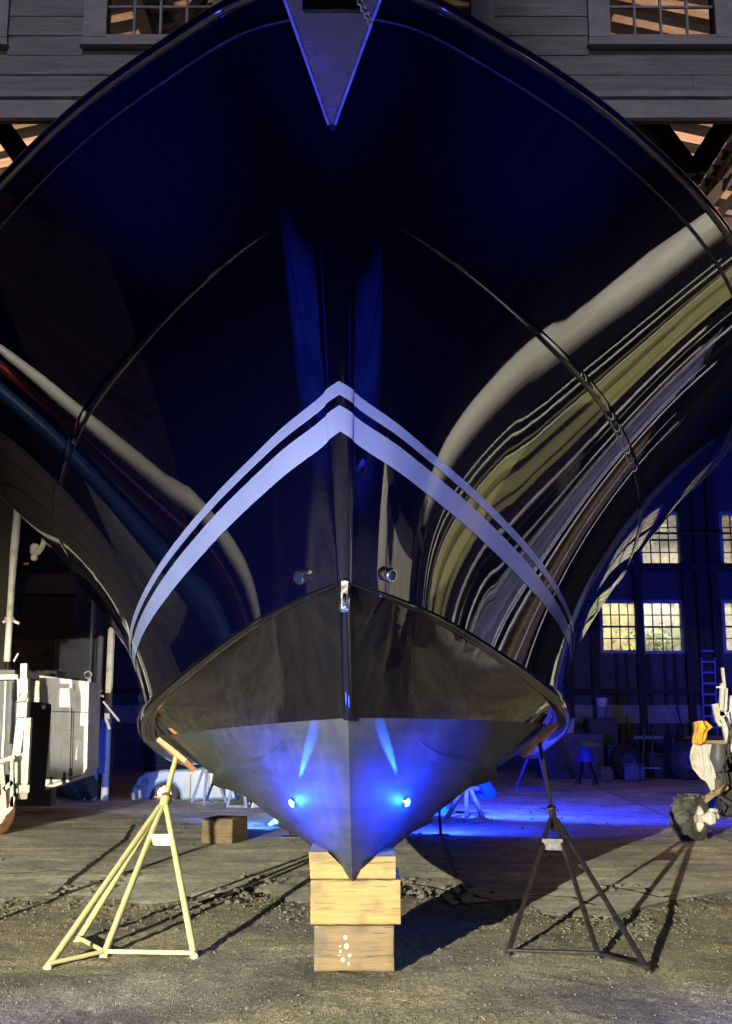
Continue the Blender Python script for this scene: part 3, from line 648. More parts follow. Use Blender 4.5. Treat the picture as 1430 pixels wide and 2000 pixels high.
# bottom, split at the painted waterline
ZW = 1.385
NQ = 60; qs = [j/NQ for j in range(NQ+1)]; NU2 = 160
def bot_grid(sg): return [[W(bot_pt(i/NU2, q), sg) for i in range(NU2+1)] for q in qs]
import bmesh
def split_build(name, m, keep_low):
    bm = bmesh.new()
    for sg in (-1, 1):
        g_ = bot_grid(sg); V = [[bm.verts.new(p) for p in r] for r in g_]
        for j in range(NQ):
            for i in range(NU2):
                try: bm.faces.new((V[j][i], V[j][i+1], V[j+1][i+1], V[j+1][i]))
                except ValueError: pass
    bmesh.ops.remove_doubles(bm, verts=bm.verts, dist=.0004)
    up = Vector((math.sin(-R(1.8)), .027, 1)).normalized()
    bmesh.ops.bisect_plane(bm, geom=bm.verts[:]+bm.edges[:]+bm.faces[:], plane_co=Vector((BX, 6.1, 1.372)), plane_no=up, clear_outer=keep_low, clear_inner=not keep_low)
    bmesh.ops.recalc_face_normals(bm, faces=bm.faces)
    me = bpy.data.meshes.new(name)
    for v in bm.verts: v.co -= boat.location
    bm.to_mesh(me); bm.free()
    for p in me.polygons: p.use_smooth = True
    me.set_sharp_from_angle(angle=R(50)); me.materials.append(m)
    o = bpy.data.objects.new(name, me); COL.objects.link(o); o.parent = boat; return o
split_build('lower_hull', M['gloss_low'], False); split_build('bottom_paint', M['bottom'], True)
def strip(name, v0f, v1f, u0, u1, m, off=.004, n=120, f=None, sides=(-1, 1), ridge=0, k=3):
    f = f or top_pt
    for sg in sides:
        b = MB(); rows = []
        for i in range(n+1):
            u = u0 + (u1-u0)*i/n; a, c = v0f(u), v1f(u); row = []
            for j in range(k+1):
                v = a + (c-a)*j/k; p = W(f(u, v), sg)
                if f is top_pt:
                    pp_ = f(u, v); p = W((pp_[0] + nose(v)*math.exp(-pp_[0]/.6), pp_[1], pp_[2]), sg)
                h = off + ridge*(1-abs(2*j/k-1)) if ridge else off
                row.append(p + outn(u, v, sg, f)*h)
            rows.append(row)
        b.grid(rows); b.build(name, m, boat, angle=60)
T = lambda tab: (lambda u: interp(tab, u))
def srow(v0, v1, rest): return [(0, v0)] + [(u, v0 + (v1-v0)*k) for u, k in ((.012, .05), (.025, .14), (.05, .35), (.1, .69), (.15, 1.))] + rest
STR = ((srow(.353, .309, [(.345, .271), (.51, .212), (.65, .16), (.9, .12)]), srow(.329, .290, [(.345, .254), (.51, .198), (.65, .15), (.9, .11)])),
       (srow(.311, .274, [(.345, .239), (.51, .187), (.65, .14), (.9, .10)]), srow(.264, .229, [(.345, .197), (.515, .158), (.65, .12), (.9, .08)])))
for t0, t1 in STR: strip('boot_stripe', T(t0), T(t1), 0.0, .85, M['stripe'], k=5, n=150)
# the stripes carried round the rounded stem
for va, vb in ((.353, .329), (.311, .264)):
    b = MB(); rows = []
    for j in range(4):
        row = []
        for k in range(13):
            a = -math.pi/2 + math.pi*k/12; v = va + (vb-va)*j/3 + .015*(1-abs(math.sin(a))); w0 = nose(v) + .003; p0 = top_pt(0, v)
            row.append(W((w0*math.sin(a), p0[1]-.004-w0*.38*math.cos(a), p0[2]), 1))
        rows.append(row)
    b.grid(rows); b.build('boot_stripe', M['stripe'], boat, angle=60)
kw = T([(.06, .001), (.15, .005), (.3, .010), (.5, .013), (1, .013)]); kc = T([(.06, .652), (.14, .645), (.25, .632), (.36, .62), (.46, .596), (.6, .583), (1, .57)])
strip('hull_knuckle', lambda u: kc(u)-kw(u), lambda u: kc(u)+kw(u), .06, 1, M['gloss'], off=.0, ridge=.009, k=2)
# chine rails, rub rails, strakes
def edge_tube(name, f, v, rad, m, n=110, off=0., u0=0., u1=1., flat=1., nn=12):
    for sg in (-1, 1):
        pts = []; rs = []
        for i in range(n+1):
            u = u0 + (u1-u0)*(i/n); p = f(u, v); add = nose(v)*math.exp(-p[0]/.6) if f is top_pt else 0
            pts.append(W((p[0] + add, p[1], p[2]), sg) + outn(u, min(max(v, .01), .99), sg, f)*off); rs.append(rad(u))
        b = MB(); b.sweep(pts, rs, nn, True, flat); b.build(name, m, boat)
edge_tube('chine_rail', top_pt, 0.0, T([(0, .012), (.15, .024), (.35, .038), (.5, .075), (.62, .12), (1, .12)]), M['gloss_low'], off=-.012)
edge_tube('sheer_rail', top_pt, 1.0, lambda u: .032, M['gloss'], off=.0)
edge_tube('rub_rail', top_pt, .955, lambda u: .011, M['rail_black'], off=.004)
def strake(name, qf, u0, u1, w, d):
    for sg in (-1, 1):
        b = MB(); rows = []; n = 80
        for i in range(n+1):
            u = u0 + (u1-u0)*i/n; q = qf(u); e = min(1, i/(n*.5)); ww = w*(.25 + .75*e); dd = d*(.1+.9*e)
            P0 = W(bot_pt(u, q), sg); P1 = W(bot_pt(u, q-ww), sg); N = outn(u, q, sg, bot_pt)
            if N.z > 0: N = -N
            rows.append([P1 - N*.002, P0 + (P0-P1).normalized()*dd*.5 + Vector((0, 0, -dd)), P0 + (P0-P1).normalized()*dd*.35 - N*.004])
        b.grid(rows); b.build(name, M['bottom'], boat, angle=20)
strake('spray_strake', T([(.3, .52), (.42, .575), (.6, .625), (1, .65)]), .30, 1, .12, .085)
strake('spray_strake', T([(.4, .30), (.6, .32), (1, .34)]), .42, 1, .13, .06)
# stem bar below the stripes, bow eye, small hull lights
b = MB(); pts = [W((0, bot_pt(u, 0)[1]-.012, bot_pt(u, 0)[2]), 1) for u in [i/40*.20 for i in range(41)]]
pts = [p for p in pts if p.z > ZW-.02]; b.sweep(pts, .026, 12); b.build('stem_bar', M['gloss'], boat)
b = MB(); c = W((0, 5.9, 2.0), 1) + Vector((0, -.03, 0)); b.box(c, (.055, .03, .17), bev=.01); b.torus(c + Vector((0, -.03, -.03)), (1, 0, 0), .032, .010, 20, 8); b.build('bow_eye', M['steel'], boat)
for (u, v, sg) in ((.088, .031, -1), (.090, .032, 1)):
    p = W(top_pt(u, v+.012), sg); n = outn(u, v+.012, sg); b = MB()
    b.lathe(p + n*.04, n, [(-.03, .036), (.012, .040), (.024, .034), (.024, .028)], 20)
    hl = b.build('hull_fitting', M['steel'], boat)
    b = MB(); b.lathe(p + n*.04, n, [(.014, .029), (.028, .024), (.036, .012), (.038, .0)], 16); b.build('lens', mat('dark_lens', (.005, .01, .04), .05, ), hl)
# underwater lights, lit
for (u, q, sg) in ((.375, .35, -1), (.367, .333, 1)):
    p = W(bot_pt(u, q), sg); n = outn(u, q, sg, bot_pt)
    if n.z > 0: n = -n
    if n.x*sg < 0: n.x = -n.x
    b = MB(); b.lathe(p, n, [(-.004, .034), (.010, .032), (.014, .026)], 20); hl = b.build('underwater_light', M['steel'], boat)
    b = MB(); b.lathe(p, n, [(.0135, .025), (.022, .018), (.026, .0)], 18); b.build('lens', M['led'], hl)
    lamp('underwater_light_glow', 'SPOT', p + n*.42, p, (.008, .025, 1), 140, .03, 124, .9)  # lamp added off the hull and aimed back, for the LED's glow
    lamp('underwater_light_glow', 'POINT', p + n*.07, None, (.02, .38, 1), 3.5, .02)  # added for the halo round the LED
    tgt = W(bot_pt(.06, .05), sg) + Vector((0, -.02, 0)); 
    lamp('underwater_light_beam', 'SPOT', p + n*.05, tgt, (.02, .12, 1), 2200, .006, 10, 1)  # grazing spot added to draw the LED's streak on the hull
# pulpit wedge at the stem head with steel edging and anchor chain
def P_(px, py, Y): return at(px, py, Y)
tip = P_(648, 243, 4.84); tl = P_(538, -55, 4.34); trr = P_(761, -55, 4.34)
b = MB(); b.prism([tip + Vector((-.012, 0, 0)), tip + Vector((.012, 0, 0)), trr, tl], (0, .12, .04)); pul = b.build('bow_pulpit', mat('dark_mirror_plate', (.005, .009, .05), .12, ior=1.9, rough2=.28, scale=4, bump=(5, .1, .004)), boat)
b = MB()
for q in (tl, trr): s_ = -.012 if q is tl else .012; b.bar(tip + Vector((s_, -.004, 0)), q + Vector((0, -.004, 0)), .013, .02)
b.build('steel_edging', M['frame_pale'], pul)
b = MB(); b.box(P_(650, 12, 4.42) + Vector((0, -.03, 0)), (.26, .03, .10), bev=.01); b.build('anchor_roller', M['gloss_low'], pul)
b = MB(); y0 = 4.36
for i in range(7):
    c = P_(703 + i*3.2, 4 + i*6.5, 4.33); ax_ = Vector((1, 0, .3)) if i % 2 else Vector((.1, 1, .2))
    b.torus(c, ax_, .011, .0045, 12, 6)
b.build('anchor_chain', M['steel'], pul)
# deck and transom close the hull
b = MB(); b.grid([[W(top_pt(i/60, .985), -1) for i in range(61)], [W((0, top_pt(i/60, .985)[1], top_pt(i/60, .985)[2]+.08), 1) for i in range(61)], [W(top_pt(i/60, .985), 1) for i in range(61)]])
b.build('deck', M['white'], boat)
b = MB(); b.prism([W(top_pt(1, .99), -1)+Vector((0,-.02,0)), W(top_pt(1, .5), -1)+Vector((0,-.02,0)), W(top_pt(1, 0), -1)+Vector((0,-.02,0)), W(bot_pt(1, 0), 1)+Vector((0,-.02,0)), W(top_pt(1, 0), 1)+Vector((0,-.02,0)), W(top_pt(1, .5), 1)+Vector((0,-.02,0)), W(top_pt(1, .99), 1)+Vector((0,-.02,0))], (0, .03, 0)); b.build('transom', M['gloss'], boat, smooth=False)
# ------------------------------------------------------------------ keel blocks
FB = 6.52
def blk(name, p0, p1, Y, depth, m, label, rot=0.0):
    a = at(p0[0], p0[1], Y); c = at(p1[0], p1[1], Y)
    b = MB(); X0, X1, Z0, Z1 = min(a.x, c.x), max(a.x, c.x), min(a.z, c.z), max(a.z, c.z); NX = 22
    def rr_(u_, v_, w_):
        q = Vector((X0+(X1-X0)*u_, Y+depth*w_, Z0+(Z1-Z0)*v_)); e = sum(1 for k in (u_, v_, w_) if k in (0, 1)); cen = Vector(((X0+X1)/2, Y+depth/2, (Z0+Z1)/2))
        q = q + (cen-q).normalized()*((.006 + .012*max(0, noise.noise(q*9)))*(e >= 2)) + Vector((0, .004*noise.noise(q*14), .003*noise.noise(q*8)))
        return q
    G = [k/NX for k in range(NX+1)]
    for fx in (lambda s, t: (s, t, 0), lambda s, t: (s, t, 1), lambda s, t: (0, s, t), lambda s, t: (1, s, t), lambda s, t: (s, 0, t), lambda s, t: (s, 1, t)): b.grid([[rr_(*fx(s, t)) for s in G] for t in G])
    o = rebase(b.build(name, m, angle=30)); tag(o, label, 'timber block', 'timber blocks under the keel'); return o
zb = at(692, 1807, FB).z
lo = blk('timber_block', (613, 1808), (771, 1898), FB, .5, M['block_b'], 'brown timber block at the bottom of the keel stack, dabbed with white paint')
a = at(606, 1719, FB-.03); c = at(784, 1806, FB-.03)
mid = blk('timber_block', (606, 1719), (784, 1806.5), FB-.03, .55, M['block_y'], 'wide yellowish timber block in the middle of the keel stack')
# top block, notched for the keel
p = [at(x, y, FB) for x, y in ((603, 1664), (640, 1664), (688, 1716), (737, 1673), (773, 1673), (773, 1717), (606, 1717))]
b = MB(); zt_ = at(700, 1718.5, FB-.03).z
p = [Vector((q.x, q.y, max(q.z, zt_+.003))) for q in p]; p[2].z = zt_ + .012
b.prism(p, (0, .45, 0)); o = rebase(b.build('timber_block', M['block_y'], angle=20)); tag(o, 'top timber block of the keel stack, notched around the keel', 'timber block', 'timber blocks under the keel')
b = MB(); m = M['white']
for (x, y, r) in ((675, 1831, 5), (677, 1848, 7), (665, 1858, 3.5), (683, 1866, 4.5), (670, 1874, 5), (681, 1882, 3.5), (664, 1848, 2.5), (663, 1866, 2)):
    b = MB(); c = at(x, y, FB); rr = .8*r/357; n = 9
    b.add([c + Vector((rr*random.uniform(.7, 1.1)*math.cos(k*math.tau/n), -.0025, rr*random.uniform(.7, 1.2)*math.sin(k*math.tau/n))) for k in range(n)], [tuple(range(n))]); b.build('paint_dab', M['sticker'], lo, smooth=False)
M['cab_white'] = mat('weathered_white_panel', (.62, .60, .57), .55, col2=(.34, .29, .24), scale=5, detail=12, contrast=(.50, .76), stretch=(1, 1, .5), bump=(20, .3, .006))
# ------------------------------------------------------------------ jack stands in front
def jack(label, head, feet, post_top, m, mbar, bars, gusset, padc=None, pad_n=None, padm=None, rad=.021, group='jack stands under the boat'):
    c = sum((Vector(f) for f in feet), Vector())/len(feet); t = thing('jack_stand', (c.x, c.y, 0), label, 'boat stand', group)
    head = Vector(head); ends = []
    for f in feet:
        f = Vector(f) + Vector((0, 0, .008)); d = (f - head).normalized(); st = head + Vector(((f.x-head.x)*.06, (f.y-head.y)*.06, -.03))
        b = MB(); b.tube(st, f, rad, 10); b.lathe(f, (0, 0, 1), [(-.012, .001), (-.012, rad*1.25), (.006, rad*1.25), (.008, rad)], 12); b.build('leg', m, t); ends.append((st, f))
    for i, j in bars:
        b = MB(); b.tube(ends[i][1] + Vector((0, 0, .02)), ends[j][1] + Vector((0, 0, .02)), rad*.62, 8); b.build('base_bar', mbar, t)
    for i, j, u in gusset:
        b = MB(); A = ends[i][0].lerp(ends[i][1], u); B = ends[j][0].lerp(ends[j][1], u); b.bar(A, B, .012, .075); b.build('brace_plate', m, t, smooth=False)
    d = (Vector(post_top) - head).normalized()
    b = MB(); b.tube(head - d*.14, head + d*.03, rad*1.7, 14); b.build('socket', m, t)
    b = MB(); b.tube(head + d*.02, post_top, rad*.95, 12); b.build('screw_post', m, t)
    b = MB(); b.lathe(head + d*.03, d, [(0, rad), (0, rad*2.1), (.03, rad*2.1), (.03, rad)], 8)
    b.bar(head + d*.045 + Vector((-.085, -.02, .012)), head + d*.045 + Vector((.05, .01, -.01)), .014); b.build('screw_nut', M['rust'] if m is M['stand_yel'] else M['steel'], t, angle=30)
    if padc is not None:
        n = Vector(pad_n).normalized(); u = n.orthogonal().normalized() if padm is None else Vector(padm).normalized(); u = (u - n*u.dot(n)).normalized(); w = n.cross(u); p = Vector(padc)
        poly = [p + u*a + w*b2 for a, b2 in ((-.19, -.08), (-.12, -.15), (.12, -.15), (.19, -.08), (.19, .08), (.12, .15), (-.12, .15), (-.19, .08))]
        b = MB(); b.prism(poly, -n*.035); b.build('pad', M['pad'], t, smooth=False)
    return t
# where a pixel direction meets the bottom of the hull is found on the hull itself: choose q and u on the section
def hull_spot(u, q, sg):
    p = W(bot_pt(u, q), sg); n = outn(u, q, sg, bot_pt)
    if n.z > 0: n = -n
    if n.x*sg < 0: n = Vector((abs(n.x)*sg, n.y, n.z))
    return p, n
pL, nL = hull_spot(.60, .80, -1); pR, nR = hull_spot(.60, .84, 1)
hL = at(322, 1566, pL.y - .55); hR = at(1079, 1590, pR.y - .55)
tgtv = lambda f, u, q, sg: (W(bot_pt(u+.02, q), sg) - W(bot_pt(u-.02, q), sg))
jack('cream painted jack stand with an orange pad under the hull, left of the keel blocks', hL, [gr(93, 1893), gr(152, 1840), gr(203, 1868), gr(380, 1871)], pL + nL*.05, M['stand_yel'], M['stand_yel'], [(1, 2), (2, 3), (0, 2)], [(2, 3, .26)], pL + nL*.045, -nL, (W(bot_pt(.6, .9), -1)-W(bot_pt(.6, .7), -1)))
jack('dark steel jack stand propping the hull right of the keel blocks', hR, [gr(992, 1866), gr(1170, 1872), gr(1268, 1901)], pR + nR*.05, M['stand_blk'], M['stand_blk'], [(0, 1), (1, 2)], [(0, 1, .22)], pR + nR*.045, -nR, (W(bot_pt(.6, .9), 1)-W(bot_pt(.6, .7), 1)), rad=.017)
# ------------------------------------------------------------------ stands and props farther back
M['stand_grey'] = mat('grey_painted_steel', (.30, .33, .38), .45, col2=(.2, .2, .22), scale=9)
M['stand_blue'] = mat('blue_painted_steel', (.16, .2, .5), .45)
def stand_at(px, py, h, m, label, lean=(0, 0), spread=.33, rot=0, pyr=None):
    o = gr(px, py); feet = [o + Vector((spread*math.cos(rot+k*math.tau/3), spread*math.sin(rot+k*math.tau/3), 0)) for k in range(3)]
    hd = o + Vector((0, 0, h*.72))
    return jack(label, hd, feet, o + Vector((lean[0], lean[1], h)), m, m, [(0, 1), (1, 2), (2, 0)], [(0, 1, .3)], o + Vector((lean[0], lean[1], h+.03)), (lean[0], lean[1], 1), rad=.024, group='jack stands under the boat')
stand_at(405, 1572, 1.12, M['stand_grey'], 'tall grey jack stand with cross bars behind the left stand, beside the pale car', (.1, 0), .34, .5)
stand_at(468, 1578, 1.02, M['stand_grey'], 'pale jack stand just right of the tall grey one, above the lone timber block', (.08, 0), .2, 1.2)
stand_at(506, 1577, .82, M['white_old'], 'white jack stand under the hull, rightmost of those behind the lone timber block', (.1, 0), .26, .2)
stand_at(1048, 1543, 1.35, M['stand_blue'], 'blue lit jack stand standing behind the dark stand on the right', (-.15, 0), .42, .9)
tr_ = thing('trestle', gr(908, 1592), 'low pale three legged trestle on the floor right of the hull', 'trestle')
o = gr(908, 1592); hd = at(912, 1543, o.y)
for q in ((872, 1600), (911, 1597), (945, 1601)):
    b = MB(); f = gr(*q, .012); s0 = hd + Vector(((f.x-hd.x)*.25, (f.y-hd.y)*.25, 0)); b.bar(s0, f, .055, .05); b.build('leg', M['wood_old'], tr_, smooth=False)
b = MB(); b.box(hd + Vector((0, 0, .02)), (.36, .22, .05), bev=.008); b.build('top_plate', M['wood_old'], tr_, smooth=False)
b = MB(); b.box(gr(940, 1601, .03), (.2, .14, .045)); o = rebase(b.build('wood_scrap', M['wood_old'], smooth=False)); tag(o, 'small scrap of wood lying under the trestle foot', 'wood')
# lone block
Yb = gr(440, 1650).y; b = MB(); a = at(399, 1599, Yb); c = at(463, 1650, Yb)
b.box(((a.x+c.x)/2 + .02, Yb+.22, (a.z+.01)/2), (c.x-a.x, .46, a.z-.01), rot=R(-16), bev=.01)
o = rebase(b.build('timber_block', M['block_b'])); tag(o, 'lone square timber block standing on the floor left of the keel', 'timber block')
# low pale thing on the floor under the strake at left
b = MB(); c = gr(548, 1616); b.sweep([c + Vector((-.16, 0, .03)), c + Vector((-.05, .02, .09)), c + Vector((.1, 0, .07)), c + Vector((.3, 0, .02))], [.03, .075, .065, .02], 9, True, .8)
o = rebase(b.build('crumpled_rag', M['white_old'])); tag(o, 'crumpled white rag on the floor just left of the hull bottom', 'rag')
# cyan things right of the hull
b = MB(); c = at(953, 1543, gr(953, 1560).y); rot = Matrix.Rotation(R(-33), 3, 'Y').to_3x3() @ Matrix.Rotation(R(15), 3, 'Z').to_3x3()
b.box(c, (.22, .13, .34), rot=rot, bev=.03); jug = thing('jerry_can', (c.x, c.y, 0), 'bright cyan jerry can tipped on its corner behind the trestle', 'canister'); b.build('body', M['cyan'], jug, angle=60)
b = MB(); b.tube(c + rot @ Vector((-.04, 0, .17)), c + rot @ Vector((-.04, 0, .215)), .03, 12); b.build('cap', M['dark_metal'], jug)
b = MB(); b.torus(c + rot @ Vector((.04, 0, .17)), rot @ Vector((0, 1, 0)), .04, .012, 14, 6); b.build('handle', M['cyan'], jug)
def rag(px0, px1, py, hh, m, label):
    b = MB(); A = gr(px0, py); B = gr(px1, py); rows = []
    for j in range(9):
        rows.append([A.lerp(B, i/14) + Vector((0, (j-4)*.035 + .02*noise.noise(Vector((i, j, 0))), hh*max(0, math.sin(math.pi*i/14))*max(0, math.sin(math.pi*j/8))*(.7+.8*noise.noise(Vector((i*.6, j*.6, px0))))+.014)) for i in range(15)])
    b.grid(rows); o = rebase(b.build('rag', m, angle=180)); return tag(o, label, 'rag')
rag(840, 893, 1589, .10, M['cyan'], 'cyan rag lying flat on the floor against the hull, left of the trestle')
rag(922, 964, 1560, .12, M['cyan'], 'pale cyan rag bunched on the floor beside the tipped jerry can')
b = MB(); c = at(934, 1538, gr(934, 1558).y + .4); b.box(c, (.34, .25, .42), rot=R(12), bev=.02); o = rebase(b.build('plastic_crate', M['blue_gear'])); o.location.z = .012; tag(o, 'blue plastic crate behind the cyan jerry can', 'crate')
# ------------------------------------------------------------------ pale car at the back left
Yc = gr(350, 1563).y
car = thing('car', (at(350, 1563, Yc).x, Yc, 0), 'low pale blue car parked behind the left jack stand', 'car')
def cp(px, py, dy=0): return at(px, py, Yc+dy)
prof = [(262, 1562), (259, 1545), (268, 1520), (285, 1509), (320, 1503), (372, 1502), (402, 1497), (425, 1502), (444, 1514), (462, 1536), (464, 1562), (352, 1564), (350, 1545), (340, 1532), (322, 1527), (304, 1533), (294, 1548), (290, 1563)]
b = MB(); b.prism([cp(*q) for q in prof], (0, 1.5, 0)); body = b.build('body', M['car'], car, smooth=False)
bv = body.modifiers.new('soft', 'BEVEL'); bv.width = .045; bv.segments = 3
b = MB(); b.box(cp(272, 1551, -.02), (.26, .12, .3), rot=R(8), bev=.04); b.build('bumper', M['grey_plastic'], car)
b = MB(); b.lathe(cp(284, 1526, -.01), (0, 1, 0), [(-.03, .0), (-.03, .05), (.02, .07), (.05, .07)], 16); b.build('headlight', M['glass_dirty'], car)
def wheel(parent, c, axis, R1, w, mt, mr, lugs=0):
    a = Vector(axis).normalized(); b = MB()
    b.lathe(c, a, [(-w/2, R1*.58), (-w/2, R1*.86), (-w*.38, R1*.97), (w*.38, R1*.97), (w/2, R1*.86), (w/2, R1*.58), (-w/2, R1*.58)], 36)
    if lugs:
        u = a.orthogonal().normalized(); v = a.cross(u)
        for k in range(lugs):
            for sg in (-1, 1):
                th = (k + (.5 if sg > 0 else 0))*math.tau/lugs; d0 = u*math.cos(th) + v*math.sin(th); d1 = u*math.cos(th+.22) + v*math.sin(th+.22)
                b.bar(c + d0*R1*.97 + a*sg*w*.52, c + d1*R1*.98 + a*sg*w*.03, R1*.10, R1*.14, up=d0)
    wh = b.build('wheel', mt, parent, angle=30)
    b = MB(); b.lathe(c, a, [(w*.30, 0.0), (w*.30, R1*.16), (w*.1, R1*.2), (w*.12, R1*.45), (w*.42, R1*.60), (w*.34, R1*.60), (-w*.4, R1*.6)], 30); b.build('rim', mr, wh); return wh
wheel(car, cp(322, 1548, .14), (0, -1, 0), .27, .2, M['rubber'], M['steel'])
wheel(car, cp(455, 1553, .14) , (0, -1, 0), .22, .2, M['rubber'], M['steel'])
b = MB(); b.box(cp(408, 1536, -.004), (.012, .012, .42)); b.box(cp(372, 1536, -.004), (.012, .012, .42)); b.build('door_gap', M['dark_metal'], car, smooth=False)
# ------------------------------------------------------------------ white boat lift at the left edge
LY = 14.0
lift = thing('boat_lift', (at(40, 1500, LY).x, LY, 0), 'white boat lift machine with tall mast, battered cabinet and big tyres at the left edge', 'boat lift')
b = MB(); b.sweep([at(x, y, LY) for x, y in ((36, 965), (33, 1012), (31, 1045), (28, 1075), (24, 1130), (19, 1210), (14, 1292))], [.042, .045, .052, .05, .043, .04, .042], 14); mast = b.build('mast', M['white_old'], lift)
b = MB(); c = at(19, 1209, LY); b.lathe(c + Vector((0, 0, -.04)), (0, 0, 1), [(0, .04), (0, .06), (.06, .06), (.06, .04)], 14); b.bar(c, at(6, 1216, LY), .03); b.bar(c, at(38, 1218, LY), .035); b.build('collar', M['white_old'], mast)
b = MB(); b.bar(at(-20, 1323, LY), at(36, 1322, LY), .05, .06); b.bar(at(48, 1296, LY), at(47, 1328, LY), .08, .06); b.bar(at(46, 1326, LY), at(47, 1372, LY), .13, .1); b.bar(at(46, 1370, LY), at(44, 1402, LY), .12, .1)
b.bar(at(44, 1400, LY), at(33, 1482, LY), .10, .1); b.bar(at(56, 1402, LY), at(50, 1530, LY), .075, .08); b.bar(at(36, 1472, LY), at(44, 1548, LY), .14, .02)
b.bar(at(27, 1292, LY), at(36, 1276, LY), .02); b.build('frame', M['white_old'], lift, smooth=False)
b = MB(); b.box(at(48, 1540, LY) + Vector((0, -.03, 0)), (.13, .08, .09), rot=.3); b.box(at(46, 1552, LY) + Vector((0, -.03, 0)), (.08, .08, .1), rot=.8); b.build('bracket', M['white_old'], lift, smooth=False)
b = MB(); b.box(at(8, 1380, LY+.3), (.28, .2, .9)); b.box(at(14, 1440, LY+.4), (.5, .2, .9)); b.build('engine_cover', M['grey_metal'], lift, smooth=False)
b = MB(); b.bar(at(12, 1330, LY-.05), at(8, 1430, LY-.05), .02, .03); b.bar(at(8, 1430, LY-.05), at(5, 1480, LY-.05), .03, .03); b.torus(at(44, 1360, LY-.08), (0, 1, 0), .05, .008, 14, 6); b.build('pipe', M['white'], lift)
b = MB(); L2 = LY - .25
for p, q, w in (((-14, 1492), (30, 1478), .07), ((4, 1492), (11, 1592), .05), ((24, 1482), (24, 1576), .04), ((8, 1542), (26, 1527), .05), ((10, 1590), (24, 1576), .04), ((-14, 1500), (4, 1500), .07), ((27, 1556), (22, 1580), .05)): b.bar(at(*p, L2), at(*q, L2), w, .05)
b.build('ladder', M['white_old'], lift, smooth=False)
wheel(lift, at(-24, 1583, LY), (.78, -.62, 0), .36, .22, M['rust'], M['white_old'])
# the cabinet
KY = 16.0
def kp(px, py, dy=0): return at(px, py, KY+dy)
PA, PB, PC = Vector(kp(77, 1319)), Vector(kp(174, 1332, .1)), Vector(kp(77, 1543, .1)); PN = (PB-PA).cross(PC-PA).normalized()
def onk(px, py, o=0.): r_ = ray(px, py); c_ = Vector((0, 0, CAM_Z)); return c_ + r_*((PA-c_).dot(PN)/r_.dot(PN)) + Vector((0, -o, 0))
b = MB(); b.prism([onk(*q) for q in ((77, 1319), (174, 1332), (170, 1500), (158, 1519), (88, 1543), (101, 1376), (77, 1371))], (0, .7, 0)); b.prism([kp(55, 1329, .2), kp(80, 1330, .2), kp(80, 1371, .2), kp(55, 1371, .2)], (0, .4, 0)); cab = b.build('cabinet', M['cab_white'], lift, smooth=False)
def onp(px, py): return onk(px, py, .014)
b = MB()
for p, q, w in (((103, 1390), (172, 1391), .012), ((141, 1383), (137, 1524), .012), ((145, 1388), (141, 1522), .008), ((92, 1533), (160, 1514), .010), ((146, 1335), (146, 1350), .01)): b.bar(onp(*p), onp(*q), w, .014)
b.build('door_rods', M['dark_metal'], cab, smooth=False)
for (px, py) in ((100, 1524), (126, 1516), (138, 1507)):
    b = MB(); b.box(onp(px, py), (.03, .03, .10), bev=.005); b.box(onp(px, py+6), (.045, .04, .03)); b.build('latch', M['dark_metal'], cab, smooth=False)
def patch(x0, y0, x1, y1, k=0):
    b.add([onp(x0, y0), onp(x1, y0+k), onp(x1, y1+k), onp(x0, y1)], [(0, 1, 2, 3)])
b = MB()
for i in range(3):
    for j in range(4): patch(80+i*8, 1334+j*7, 85+i*8, 1339+j*7, 1)
b.build('vent', M['sticker'], cab, smooth=False)
b = MB(); patch(107, 1415, 138, 1431, -3); b.build('sticker', M['sticker'], cab, smooth=False)
b = MB(); patch(128, 1433, 162, 1447, -3); b.add([onp(128, 1447), onp(136, 1446), onp(135, 1451), onp(128, 1452)], [(0, 1, 2, 3)]); b.build('sticker', M['sticker'], cab, smooth=False)
b = MB(); b.box(kp(75, 1440, 1.4), (.55, .3, 2.0)); b.build('dark_panel', M['grey_metal'], lift, smooth=False)
b = MB(); b.bar(kp(176, 1325, .4), kp(174, 1340, .4), .05, .05); b.torus(kp(172, 1318, .4), (0, 1, 0), .05, .012, 12, 6); b.build('lifting_eye', M['grey_plastic'], lift); b = MB(); b.bar(kp(178, 1345, .8), kp(200, 1350, .8), .03); b.bar(kp(178, 1356, .8), kp(203, 1360, .8), .03); b.bar(kp(202, 1370, .8), kp(233, 1408, .8), .03); b.bar(kp(207, 1402, .8), kp(215, 1424, .8), .04); b.build('rear_linkage', M['grey_plastic'], lift)
for (px, dy) in ((150, 4.2), (176, 4.3)): wheel(lift, Vector((at(px, 1500, 20).x, KY+dy, .75)), (1, -.15, 0), .74, .24, M['rubber'], M['grey_metal'])
b = MB(); b.bar(at(201, 1402, 19.6), at(197, 1500, 19.6), .045, .06); b.bar(at(206, 1402, 19.6), at(203, 1500, 19.6), .03, .04); b.bar(at(196, 1500, 19.6), at(199, 1510, 19.6), .08); b.build('guard_rail', M['blue_gear'], lift)
# chain hoist hook hanging near the mast
hk = thing('chain_hoist', at(72, 1075, 14.5), 'white hook of a chain hoist hanging beside the mast', 'hoist')
b = MB(); b.sweep([at(x, y, 14.5) for x, y in ((88, 1048), (86, 1060), (80, 1073), (73, 1082))], [.04, .04, .035, .03], 8); b.tube(at(88, 1052, 14.5), at(92, 960, 14.5), .008); b.build('hook', M['white_old'], hk)
b = MB(); b.box(at(68, 1073, 14.5), (.12, .1, .15), rot=.4, bev=.03); b.box(at(67, 1089, 14.5), (.08, .08, .08), rot=.9, bev=.02); b.box(at(51, 1101, 14.5), (.07, .05, .03), rot=.5, bev=.01); b.build('pulley', M['white_old'], hk)
